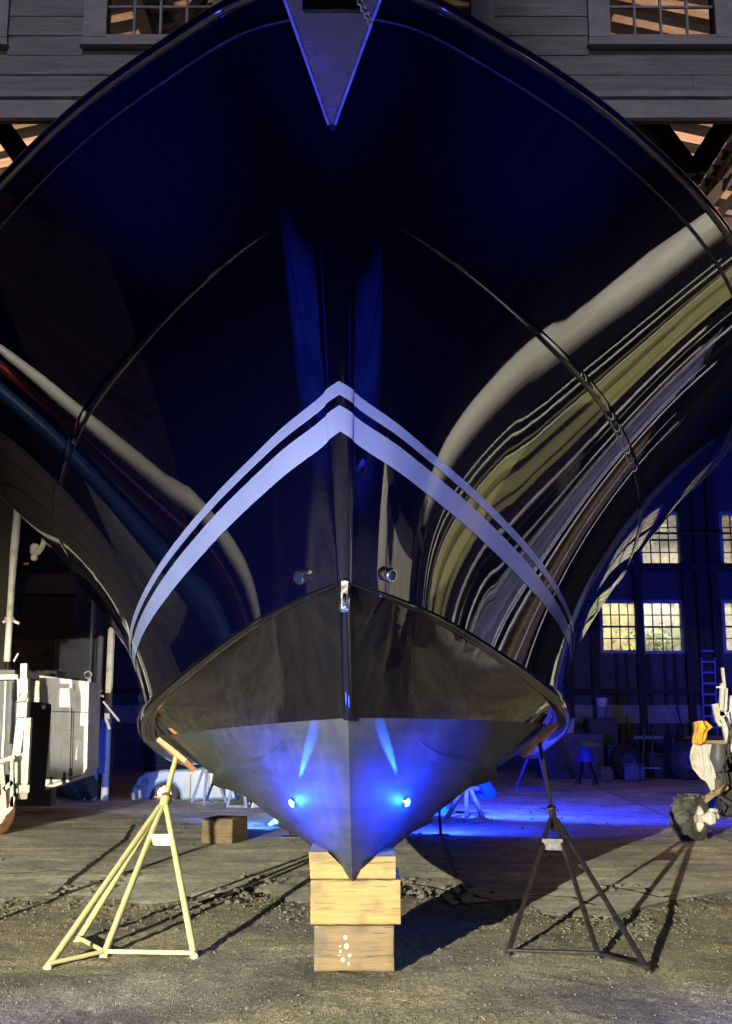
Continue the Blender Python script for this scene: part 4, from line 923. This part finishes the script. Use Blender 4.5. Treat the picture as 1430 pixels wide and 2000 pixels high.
# dark truck, tank and cabinets behind the lift
ty = 22.0
trk = thing('box_truck', (at(100, 1400, ty).x, ty, 0), 'dark box truck parked in the gloom behind the boat lift', 'truck')
b = MB(); A = at(40, 1162, ty); B_ = at(146, 1265, ty); b.box(((A.x+B_.x)/2, ty+1.5, (A.z+B_.z)/2), (B_.x-A.x, 3, A.z-B_.z), bev=.05); b.build('box_body', M['dark_metal'], trk, smooth=False)
b = MB(); A = at(42, 1120, ty); B_ = at(144, 1160, ty); b.prism([at(60, 1120, ty), at(146, 1120, ty), at(146, 1160, ty), at(44, 1160, ty)], (0, 2.5, 0)); b.build('box_top', M['grey_metal'], trk, smooth=False)
b = MB(); A = at(32, 1250, ty); B_ = at(110, 1330, ty); b.box(((A.x+B_.x)/2, ty+.9, (A.z+B_.z)/2), (B_.x-A.x, 2.2, A.z-B_.z), bev=.04); b.box(((A.x+B_.x)/2, ty+1.2, B_.z-.25), ((B_.x-A.x)*.9, 1.6, .5)); cb = b.build('cab', M['grey_metal'], trk, smooth=False)
b = MB(); b.box(at(92, 1280, ty-.22), (.22, .02, .02)); b.build('handle', M['dark_metal'], cb, smooth=False)
for px in (55, 105): wheel(trk, Vector((at(px, 1400, ty).x, ty+.7, .5)), (-.3, -1, 0), .5, .3, M['rubber'], M['grey_metal'])
tk = thing('storage_tank', (at(160, 1300, 21).x, 21, 0), 'dark round topped tank beside the truck', 'tank')
b = MB(); c = at(158, 1238, 21.3); b.lathe((c.x, 21.6, 0.2), (0, 0, 1), [(0, .1), (0, .46), (c.z-.45, .46), (c.z-.28, .42), (c.z-.2, .3), (c.z-.16, .02)], 28); b.build('shell', M['dark_metal'], tk)
b = MB(); A = at(108, 1248, 20.8); B_ = at(186, 1335, 20.8); b.box(((A.x+B_.x)/2, 20.9, (A.z+B_.z)/2), (B_.x-A.x, .25, A.z-B_.z)); b.box((A.x*.5+B_.x*.5, 20.95, B_.z/2), (B_.x-A.x-.1, .2, B_.z)); b.build('front_plate', M['grey_metal'], tk, smooth=False)
b = MB(); A = at(148, 1122, 23); B_ = at(186, 1215, 23); b.box(((A.x+B_.x)/2, 23.4, A.z/2), (B_.x-A.x, .7, A.z), bev=.02); o = rebase(b.build('steel_cupboard', M['grey_metal'], smooth=False)); tag(o, 'tall grey steel cupboard standing behind the tank', 'cupboard')
for (px, a, c, w, m, lb) in ((197, 1242, 1336, .11, 'grey_plastic', 'short grey post right of the tank, left of its rusty neighbour'), (218, 1226, 1346, .13, 'white_old', 'worn pale post with rust holes nearest the hull on the left'), (182, 1165, 1215, .04, 'grey_plastic', 'thin pale upright in front of the tall cupboard')):
    A = at(px, a, 20.2); b = MB(); b.sweep([(A.x, 20.2, .01), (A.x, 20.2, A.z*.5), (A.x, 20.2, A.z-.05), (A.x, 20.2, A.z)], [w/2, w/2, w/2, w*.35], 8); o = rebase(b.build('steel_post', M[m])); tag(o, lb, 'post')
# ------------------------------------------------------------------ small tractor on the right edge
TY = 13.5
trc = thing('yard_tractor', (at(1400, 1600, TY).x, TY, 0), 'small old yard tractor with lugged front tyre and pale cowl at the right edge', 'tractor')
wheel(trc, at(1348, 1598, TY), (.68, -.73, 0), .268, .24, M['rubber_dusty'], M['white'], 15)
wheel(trc, at(1530, 1590, TY+.9), (.80, -.60, 0), .32, .24, M['rubber_dusty'], M['white'], 15)
b = MB(); b.tube(at(1368, 1600, TY-.12), at(1400, 1592, TY-.05), .05, 12); b.box(at(1388, 1598, TY-.15), (.1, .1, .14), rot=.4, bev=.02); b.box(at(1393, 1583, TY-.1), (.12, .08, .05), rot=.2, bev=.02); b.build('wheel_hub', M['white'], trc)
b = MB(); b.bar(at(1358, 1578, TY+.1), at(1396, 1548, TY), .08, .07); b.bar(at(1396, 1550, TY), at(1420, 1535, TY), .06, .06); b.build('axle_arm', M['wood_old'], trc, smooth=False)
b = MB(); b.box(at(1416, 1530, TY+.5), (.34, .6, .75), bev=.04); b.box(at(1420, 1490, TY+.4), (.3, .4, .3), bev=.05); b.box(at(1450, 1560, TY+.6), (.5, .6, .4), bev=.04); b.tube(at(1405, 1556, TY+.1), at(1430, 1572, TY), .03); b.build('engine', M['dark_metal'], trc)
b = MB(); b.prism([at(x, y, TY+.1) for x, y in ((1357, 1446), (1350, 1462), (1347, 1478), (1352, 1500), (1368, 1520), (1380, 1528), (1390, 1548), (1396, 1552), (1396, 1515), (1402, 1500), (1398, 1446))], (.25, .32, 0)); b.build('cowl', M['white_old'], trc, smooth=False)
b = MB()
for px in (1366, 1378, 1388): b.bar(at(px, 1450, TY+.085), at(px+8, 1512, TY+.085), .025, .02)
b.tube(at(1393, 1500, TY+.02), at(1397, 1520, TY+.02), .015); b.build('cowl_ribs', M['white'], trc, smooth=False)
b = MB(); b.sweep([at(x, y, TY+.05) for x, y in ((1404, 1453), (1402, 1478), (1410, 1500), (1420, 1498))], [.08, .1, .09, .05], 10); b.build('hose', M['grey_metal'], trc)
b = MB(); b.box(at(1398, 1449, TY+.2), (.42, .4, .04)); b.build('shelf', M['wood_old'], trc, smooth=False)
b = MB(); b.bar(at(1411, 1304, TY), at(1415, 1344, TY), .03, .04); b.bar(at(1411, 1335, TY), at(1408, 1388, TY), .045, .05); b.bar(at(1417, 1344, TY+.05), at(1414, 1400, TY+.05), .05, .04); b.bar(at(1409, 1390, TY), at(1421, 1448, TY), .055, .05); b.bar(at(1418, 1390, TY+.05), at(1428, 1470, TY+.05), .06, .04)
b.bar(at(1399, 1342, TY), at(1412, 1342, TY), .022); b.bar(at(1394, 1375, TY), at(1401, 1409, TY), .04, .05); b.bar(at(1400, 1374, TY), at(1407, 1406, TY), .03); b.bar(at(1401, 1409, TY), at(1408, 1418, TY), .035); b.bar(at(1405, 1395, TY), at(1418, 1392, TY), .05)
b.build('control_mast', M['white'], trc, smooth=False)
b = MB(); b.box(at(1438, 1400, TY+.2), (.22, .1, .5), bev=.05); b.build('side_shield', M['white'], trc)
b = MB()
for pts in (((1424, 1470), (1412, 1500), (1418, 1530), (1406, 1552)), ((1402, 1560), (1412, 1575), (1404, 1590), (1416, 1600)), ((1415, 1400), (1426, 1425), (1420, 1460), (1428, 1490))):
    b.sweep([at(x, y, TY-.12) for x, y in pts], .012, 7)
b.build('cable', M['dark_metal'], trc)
# orange cloth over the shelf corner
b = MB(); rows = []
L_ = [(1358, 1411), (1357, 1424), (1355, 1440), (1355, 1452), (1364, 1456)]; R_ = [(1381, 1409), (1393, 1420), (1383, 1428), (1382, 1440), (1377, 1449)]
def lp(tab, t): i = min(int(t*4), 3); f = t*4-i; return (tab[i][0]*(1-f)+tab[i+1][0]*f, tab[i][1]*(1-f)+tab[i+1][1]*f)
front = []
for i in range(17):
    a, c = lp(L_, i/16), lp(R_, i/16); front.append([at(a[0]+(c[0]-a[0])*j/14, a[1]+(c[1]-a[1])*j/14 - 2*math.sin(math.pi*j/14)*(i == 0), TY - .08 + .05*math.sin(j*1.25 + i*.15) + .02*math.sin(j*2.9) + .1*((j-7)/7)**2) for j in range(15)])
for r in front: rows.append(r + [q + Vector((.01*0, .10, 0)) for q in reversed(r)] + [r[0]])
b.grid(rows); o = rebase(b.build('cloth', M['orange'], angle=180)); tag(o, 'orange cloth draped over the corner of the tractor shelf', 'cloth')
b = MB(); b.box(at(1392, 1521, 18) , (.3, .3, .1), bev=.03); o = rebase(b.build('red_lid', M['red'])); o.location = gr(1398, 1548); o.location.z = .013; tag(o, 'small red lid on the floor behind the tractor wheel', 'lid')
# ------------------------------------------------------------------ things along the back wall, in blue light
def G2(px, py): return gr(px, py, .013)
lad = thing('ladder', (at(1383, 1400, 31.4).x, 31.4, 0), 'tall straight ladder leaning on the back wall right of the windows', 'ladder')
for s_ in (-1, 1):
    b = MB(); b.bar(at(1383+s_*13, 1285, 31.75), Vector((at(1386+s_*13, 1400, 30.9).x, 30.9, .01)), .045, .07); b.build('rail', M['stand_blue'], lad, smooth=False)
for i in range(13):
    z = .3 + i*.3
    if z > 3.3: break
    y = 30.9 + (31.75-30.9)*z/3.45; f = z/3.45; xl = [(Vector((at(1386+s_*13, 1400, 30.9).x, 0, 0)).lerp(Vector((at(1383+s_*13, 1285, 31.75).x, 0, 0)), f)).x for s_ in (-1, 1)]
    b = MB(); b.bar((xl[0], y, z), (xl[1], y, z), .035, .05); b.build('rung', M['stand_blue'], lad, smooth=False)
bench = thing('workbench', (at(1335, 1440, 30.2).x, 30.2, 0), 'long workbench against the back wall below the windows', 'workbench')
A = at(1235, 1420, 30.2).x; B2 = at(1500, 1420, 30.2).x
b = MB(); b.box(((A+B2)/2, 30.5, .95), (B2-A, .9, .08)); b.build('top', M['grey_plastic'], bench, smooth=False)
for x in (A+.1, (A+B2)/2, B2-.1):
    b = MB(); b.box((x, 30.2, .46), (.1, .1, .9)); b.build('leg', M['dark_wood'], bench, smooth=False)
st = thing('stool', G2(1146, 1533), 'round topped shop stool with a tray, in the blue light near the wall', 'stool')
o = G2(1146, 1533); hz = at(1146, 1487, o.y).z
for k in range(4):
    b = MB(); a = k*math.tau/4 + .4; b.tube((o.x+.28*math.cos(a), o.y+.28*math.sin(a), .013), (o.x+.1*math.cos(a), o.y+.1*math.sin(a), hz), .022, 7); b.build('leg', M['dark_metal'], st)
b = MB(); b.lathe((o.x, o.y, hz), (0, 0, 1), [(0, 0), (0, .2), (.07, .21), (.16, .16), (.3, .1), (.3, 0)], 18); b.build('seat', M['blue_gear'], st)
b = MB(); b.lathe((o.x+.05, o.y, hz+.36), (.15, -.2, 1), [(0, 0), (0, .3), (.03, .33), (.03, 0)], 18); b.build('tray', M['grey_plastic'], st)
def bucket(px, py, Y, r, h, m, lb, z=None):
    c = at(px, py, Y); z = .013 if z is None else z; t = thing('bucket', (c.x, Y, z), lb, 'bucket', 'buckets near the back wall')
    b = MB(); b.lathe((c.x, Y, z), (0, 0, 1), [(0, 0), (0, r*.82), (h*.9, r), (h*.9, r*1.06), (h, r*1.06), (h, r*.95), (h*.1, r*.78), (h*.1, 0)], 20); b.build('body', m, t)
    b = MB(); b.torus((c.x, Y, z+h*.86), (.2, .9, .35), r*1.02, .008, 20, 5); b.build('handle', M['steel'], t)
bz = at(1175, 1402, 29.0).z
b = MB(); x = at(1172, 1400, 29.3).x; b.box((x, 29.3, bz/2), (.75, .7, bz), bev=.02); o = rebase(b.build('tool_cabinet', M['dark_metal'], smooth=False)); tag(o, 'dark tool cabinet carrying two stacked pails at the back wall', 'cabinet')
bucket(1176, 1400, 29.2, .15, .26, M['grey_plastic'], 'lower pail of the pair stacked on the tool cabinet', bz)
bucket(1176, 1380, 29.2, .15, .22, M['white'], 'upper white pail of the pair stacked on the tool cabinet', bz+.28)
bucket(1110, 1420, 28.0, .17, .36, M['white'], 'pale bucket on the crate beside the chine of the boat', at(1110, 1432, 28).z)
b = MB(); x = at(1112, 1430, 28.1).x; zt = at(1110, 1432, 28).z; b.box((x, 28.1, zt/2), (1.5, .9, zt), bev=.02); o = rebase(b.build('storage_crate', M['grey_metal'], smooth=False)); tag(o, 'large dark crate at the back, behind the blue lit jack stand', 'crate')
for (px, Y, r, ang, lb) in ((1222, 27.5, .42, .4, 'old tyre leaning at the back, left of the trolley'), (1345, 27.2, .46, -.5, 'old tyre leaning on the bench behind the tractor'), (1262, 29.2, .38, .9, 'smaller old tyre lying against the bench leg')):
    c = at(px, 1480, Y); t = thing('spare_tyre', (c.x, Y, 0), lb, 'tyre', 'old tyres near the back wall'); wheel(t, Vector((c.x, Y, r)), (math.sin(ang), -math.cos(ang), .15), r, .22, M['rubber'], M['grey_metal'])
for i, (px, Y, w, h, m, lb) in enumerate(((1205, 27.8, .5, .75, 'blue_gear', 'blue plastic bin between the tool cabinet and the first old tyre'), (1290, 28.2, .6, .55, 'grey_metal', 'squat grey box on the floor under the bench'), (1318, 27.9, .4, 1.0, 'dark_metal', 'narrow dark locker in front of the bench'), (1240, 26.9, .45, .35, 'grey_plastic', 'low grey carton on the floor in front of the old tyre'), (1185, 26.6, .3, .3, 'wood_old', 'small wooden box on the floor left of the low carton'))):
    x = at(px, 1500, Y).x; b = MB(); b.box((x, Y, h/2+.012), (w, w*.8, h), rot=.3*i, bev=.03); b.box((x, Y, h+.03), (w*1.04, w*.84, .04), rot=.3*i, bev=.01)
    for k in (-1, 1): b.box((x+k*w*.3, Y-w*.3, h*.5), (.03, w*.25, h*.8), rot=.3*i)
    o = rebase(b.build('storage_box', M[m], smooth=False)); tag(o, lb, 'box')
tro = thing('hand_trolley', (at(1268, 1500, 26.8).x, 26.8, 0), 'upright hand trolley with a pale toe plate, near the bench', 'trolley')
for s_ in (-1, 1):
    b = MB(); b.tube(at(1264+s_*9, 1501, 26.8), at(1268+s_*8, 1420, 27.1), .02, 8); b.build('rail', M['grey_metal'], tro)
b = MB(); b.box(at(1272, 1500, 26.7) , (.34, .3, .02), rot=.2); b.build('toe_plate', M['white'], tro, smooth=False)
for (px, py, a, lb) in ((1335, 1425, .9, 'pole'), (1300, 1420, -.6, 'pole')):
    pass
b = MB(); b.tube(Vector((at(1240, 1500, 29.6).x, 29.6, .02)), at(1225, 1395, 31.6), .02, 7); o = rebase(b.build('pole', M['grey_plastic'])); tag(o, 'thin pole leaning on the back wall left of the trolley', 'pole')
b = MB(); b.tube(Vector((at(1355, 1500, 29.4).x, 29.4, .02)), at(1322, 1380, 31.6), .025, 7); o = rebase(b.build('pole', M['dark_wood'])); tag(o, 'dark pole leaning across the bench left of the ladder', 'pole')
for (px, py, s_) in ((1330, 1515, .12), (1345, 1515, .09), (1210, 1510, .08)):
    b = MB(); b.sweep([gr(px, py, .03), gr(px+8, py, .05), gr(px+15, py+1, .03)], [s_*.4, s_*.6, s_*.3], 7); o = rebase(b.build('litter_scrap', M['white_old'])); tag(o, {1330: 'pale scrap on the floor in front of the bench, left of its twin', 1345: 'pale scrap on the floor nearest the tractor cowl', 1210: 'pale scrap on the floor in front of the wooden box'}[px], 'scrap')
# ------------------------------------------------------------------ unseen things added beside the boat for its gloss to mirror
def drum(x, y, r, h, m, lb, name='storage_tank', cat='tank'):
    t = thing(name, (x, y, 0), lb, cat); b = MB(); b.lathe((x, y, 0), (0, 0, 1), [(0, 0), (0, r), (h*.33, r), (h*.335, r*1.03), (h*.35, r*1.03), (h*.355, r), (h*.66, r), (h*.665, r*1.03), (h*.68, r*1.03), (h*.685, r), (h-.2, r), (h-.08, r*.85), (h, r*.4), (h, 0)], 32); b.build('shell', m, t)
    b = MB(); b.tube((x, y, h-.02), (x, y, h+.12), .12, 14); b.build('lid', M['dark_metal'], t)
def mirrored_upright(x, y, r, z0, h, m, lb, lb2):
    b = MB(); b.lathe((x, y, z0), (0, 0, 1), [(0, 0), (.06, r*.5), (.2, r*.85), (.5, r), (h*.6, r*.95), (h*.85, r*.7), (h, r*.2), (h+.02, 0)], 30); o = rebase(b.build('upright_dinghy', m)); tag(o, lb, 'dinghy')
    t = thing('cradle', (x, y, 0), lb2, 'cradle')
    for sx in (-1, 1):
        for sy in (-1, 1): b = MB(); b.bar((x+sx*r*.7, y+sy*r*.7, 0), (x+sx*r*.55, y+sy*r*.55, z0+.16), .07, .07); b.build('leg', M['dark_wood'], t, smooth=False)
    b = MB(); b.box((x, y, z0-.03), (r*1.4, r*1.4, .05)); b.build('shelf', M['dark_wood'], t, smooth=False)
mirrored_upright(9.2, 9.75, .46, 1.45, 2.0, M['white'], 'white dinghy stored on end on a timber cradle, right of the shed doorway', 'dark timber cradle under the white dinghy right of the doorway')
pl = MB(); pl.box((9.6, 12.0, 1.5), (.08, .95, 3.0), rot=R(20)); pl.box((9.75, 12.05, 1.45), (.05, 1.0, 2.9), rot=R(20)); o = rebase(pl.build('plywood_sheets', mat('olive_plywood', (.42, .40, .2), .5, col2=(.3, .28, .13), scale=3), smooth=False)); tag(o, 'upright olive plywood sheets leaning at the right side of the shed', 'plywood')
for i, (x, y, h, r) in enumerate(((8.9, 10.6, 2.6, .02), (9.1, 10.9, 3.2, .03), (9.2, 12.7, 2.6, .05), (9.4, 13.1, 3.0, .02), (9.4, 13.5, 2.6, .035), (9.9, 14.2, 3.0, .06), (9.2, 14.6, 2.5, .02), (9.8, 15.0, 2.8, .02), (10.2, 15.8, 3.0, .05), (8.9, 11.15, 3.0, .02), (10, 16.6, 2.6, .02), (10.1, 17.6, 2.8, .04))):
    b = MB(); b.sweep([(x, y, 0), (x+.05, y+.05, h*.5), (x+.02, y, h)], r, 9); o = rebase(b.build('pipe', M['white'])); tag(o, 'pale upright pipe in the rack at the right side of the shed', 'pipe', 'upright pipes at the right of the shed')
for i, (x, y, w, h, m) in enumerate(((10.4, 13.0, .8, 2.2, 'wood_old'), (10.4, 15.0, .9, 2.6, 'grey_plastic'), (10.6, 17.0, 1.0, 2.0, 'block_b'))):
    b = MB(); b.box((x, y, h/2), (.6, w, h), bev=.03); b.box((x, y, h+.02), (.66, w+.06, .04)); b.box((x-.31, y, h/2), (.02, .03, h*.9)); o = rebase(b.build('cupboard', M[m], smooth=False)); tag(o, ['brown wooden cupboard at the right side of the shed', 'tall grey cupboard at the right side of the shed', 'orange brown cupboard farthest in at the right side of the shed'][i], 'cupboard')
mirrored_upright(-8.4, 11.55, .22, .9, 1.6, M['white'], 'slim white hull stored on end on a timber cradle, left of the shed doorway', 'dark timber cradle under the slim white hull left of the doorway')
drum(-8.9, 12.55, .20, 2.9, M['red'], 'dark red drum column at the left side of the shed', 'drum', 'drum')
b = MB(); b.box((-9.0, 13.7, 1.4), (.8, .7, 2.8), bev=.15); b.box((-9.0, 13.7, 2.9), (.5, .5, .3), bev=.12); o = rebase(b.build('covered_engine', M['blue_tarp'], angle=60)); tag(o, 'machine wrapped in a blue tarp at the left side of the shed', 'tarp')

# the lamps themselves
fl = thing('floodlight', (FLOOD.x, FLOOD.y, 0), 'hooded yard floodlight on a tall tripod behind the photographer', 'floodlight')
fd = (Vector((0.2, 8.5, 2.35)) - FLOOD).normalized(); fs = Vector((fd.y, -fd.x, 0)).normalized()
b = MB(); b.bar(FLOOD + fd*-.1 + Vector((0, 0, .085)), FLOOD + fd*.42 + Vector((0, 0, .018)), .8, .012); b.build('hood', M['dark_metal'], fl, smooth=False)  # hood added to shade the siding and stripes from the beam
b = MB(); b.bar(FLOOD + fd*-.1 + Vector((0, 0, -.085)), FLOOD + fd*.42 + Vector((0, 0, -.122)), .8, .012); b.build('barn_door', M['dark_metal'], fl, smooth=False)  # lower plate added to keep the beam off the near ground
b = MB(); b.bar(FLOOD - fd*.22, FLOOD - fd*.1, .4, .3); b.build('housing', M['dark_metal'], fl, smooth=False)
b = MB(); b.tube((FLOOD.x-fd.x*.2, FLOOD.y-fd.y*.2, .6), FLOOD - fd*.2 - Vector((0, 0, .14)), .025, 10)
b.build('pole', M['steel'], fl)
for k in range(3):
    b = MB(); q = Vector((FLOOD.x-fd.x*.2, FLOOD.y-fd.y*.2, .75)); b.tube(q, q + Vector((.6*math.cos(k*2.1), .6*math.sin(k*2.1), -.74)), .018, 8); b.build('leg', M['steel'], fl)
for (p_, t_, e_, s_), lb in zip(SHOW, ('blue show light on the ground in front of the bow, left of the camera', 'blue show light on the ground in front of the bow, right of the camera', 'blue show light on a post behind the keel, turned to the right', 'blue show light on a post behind the keel, turned to the left')):
    p_ = Vector(p_); d = (Vector(t_) - p_).normalized(); t = thing('stage_light', (p_.x, p_.y, 0), lb, 'stage light')
    b = MB(); b.bar(p_ - d*.14, p_ - d*.03, s_*1.1, s_*.6); b.build('housing', M['dark_metal'], t, smooth=False)
    b = MB(); b.bar((p_.x, p_.y+.02, .0), p_ - d*.1, .03); b.box((p_.x, p_.y+.02, .01), (.2, .2, .02)); b.build('bracket', M['dark_metal'], t, smooth=False)
    b = MB(); b.bar(p_ - d*.03, p_ - d*.022, s_*.8, s_*.4); b.build('lens', M['lens_on'], t, smooth=False)

for p_, d_, s_, lb in (((-3.3, 4.1, 1.3), (-1.7, 4.35, 0), .2, 'blue wash light on a short stand, left of the camera'), ((3.3, 4.1, 1.3), (1.7, 4.35, 0), .2, 'blue wash light on a short stand, right of the camera'), ((1.3, 17.5, 1.9), (4.2, 24.5, 0), .3, 'blue wash light on a stand behind the stern of the boat')):
    p_ = Vector(p_); d = (Vector(d_) - p_).normalized(); t = thing('stage_light', (p_.x, p_.y, 0), lb, 'stage light')
    b = MB(); b.bar(p_ - d*.25, p_ - d*.06, s_, s_); b.build('housing', M['dark_metal'], t, smooth=False)
    b = MB(); b.tube((p_.x, p_.y+.02, .02), p_ - d*.15, .02); b.lathe((p_.x, p_.y+.02, .0), (0, 0, 1), [(0, 0), (0, .22), (.02, .22), (.03, .03)], 16); b.build('stand', M['dark_metal'], t)


sk = thing('skiff', (5.5, 6.2, 0), 'white skiff resting on the ground, right of the bow of the black yacht', 'skiff')  # added out of view to fill the pale streak beside the stem
b = MB(); rows = []
for i in range(19):
    t_ = i/18; w_ = .55*min(1, (t_*4)**.6)*(1-.10*t_); y_ = 4.5 + 3.3*t_; rows.append([Vector((5.5 + w_*math.cos(a_)*(1 if abs(math.cos(a_)) > .5 else .95), y_, (1.1+.55*t_) + (.9+.5*t_)*math.sin(a_)*.98 + .12*(1-t_)**2)) for a_ in [math.pi + math.pi*k/14 for k in range(15)]])
b.grid(rows); b.build('hull', M['white'], sk)
b = MB(); b.grid([[rows[i][0] for i in range(19)], [(rows[i][0]+rows[i][14])/2 + Vector((0, 0, .07)) for i in range(19)], [rows[i][14] for i in range(19)]]); b.build('deck', M['grey_plastic'], sk)
for y_ in (4.9, 7.2): b = MB(); b.box((5.5, y_, .11), (.9, .2, .2), bev=.02); o = rebase(b.build('timber_block', M['block_b'])); tag(o, 'timber under the %s end of the white skiff' % ('near' if y_ < 5.5 else 'far'), 'timber block')

t = thing('stage_light', (13.4, 22, 0), 'blue show light on a stand by the right wall of the shed', 'stage light')  # added out of view; lights the wall blue for the hull to mirror
b = MB(); b.box((13.4, 21.8, 2.5), (.3, .3, .3), bev=.03); b.build('housing', M['dark_metal'], t)
b = MB(); b.tube((13.4, 21.8, 0), (13.4, 21.8, 2.4), .03); b.lathe((13.4, 21.8, 0), (0, 0, 1), [(0, 0), (0, .3), (.03, .3), (.05, .03)], 16); b.build('stand', M['dark_metal'], t)
t = thing('floodlight', (-1.62, -1.7, 0), 'small white floodlight on a stand just behind the photographer', 'floodlight')  # body of the added cabinet fill lamp
b = MB(); b.box((-1.6, -1.62, 2.0), (.2, .2, .16), bev=.02); b.build('housing', M['dark_metal'], t)
b = MB(); b.tube((-1.62, -1.7, 0), (-1.6, -1.66, 1.95), .02); b.lathe((-1.62, -1.7, 0), (0, 0, 1), [(0, 0), (0, .3), (.03, .3), (.05, .03)], 16); b.build('stand', M['dark_metal'], t)

for x_, sd_ in ((-6.9, 'left'), (6.9, 'right')):
    t = thing('stage_light', (x_, 1.0, 0), 'blue light shining down from a tall pole, %s of the camera' % sd_, 'stage light')  # bodies of the added lamps for the stem's blue sheen
    b = MB(); b.box((x_, 1.0, 5.2), (.3, .3, .3), bev=.03); b.build('housing', M['dark_metal'], t)
    b = MB(); q = x_*1.08; b.tube((q, .4, 0), (q, .4, 5.3), .035); b.tube((q, .4, 5.3), (x_, 1.0, 5.3), .03); b.build('pole', M['steel'], t)
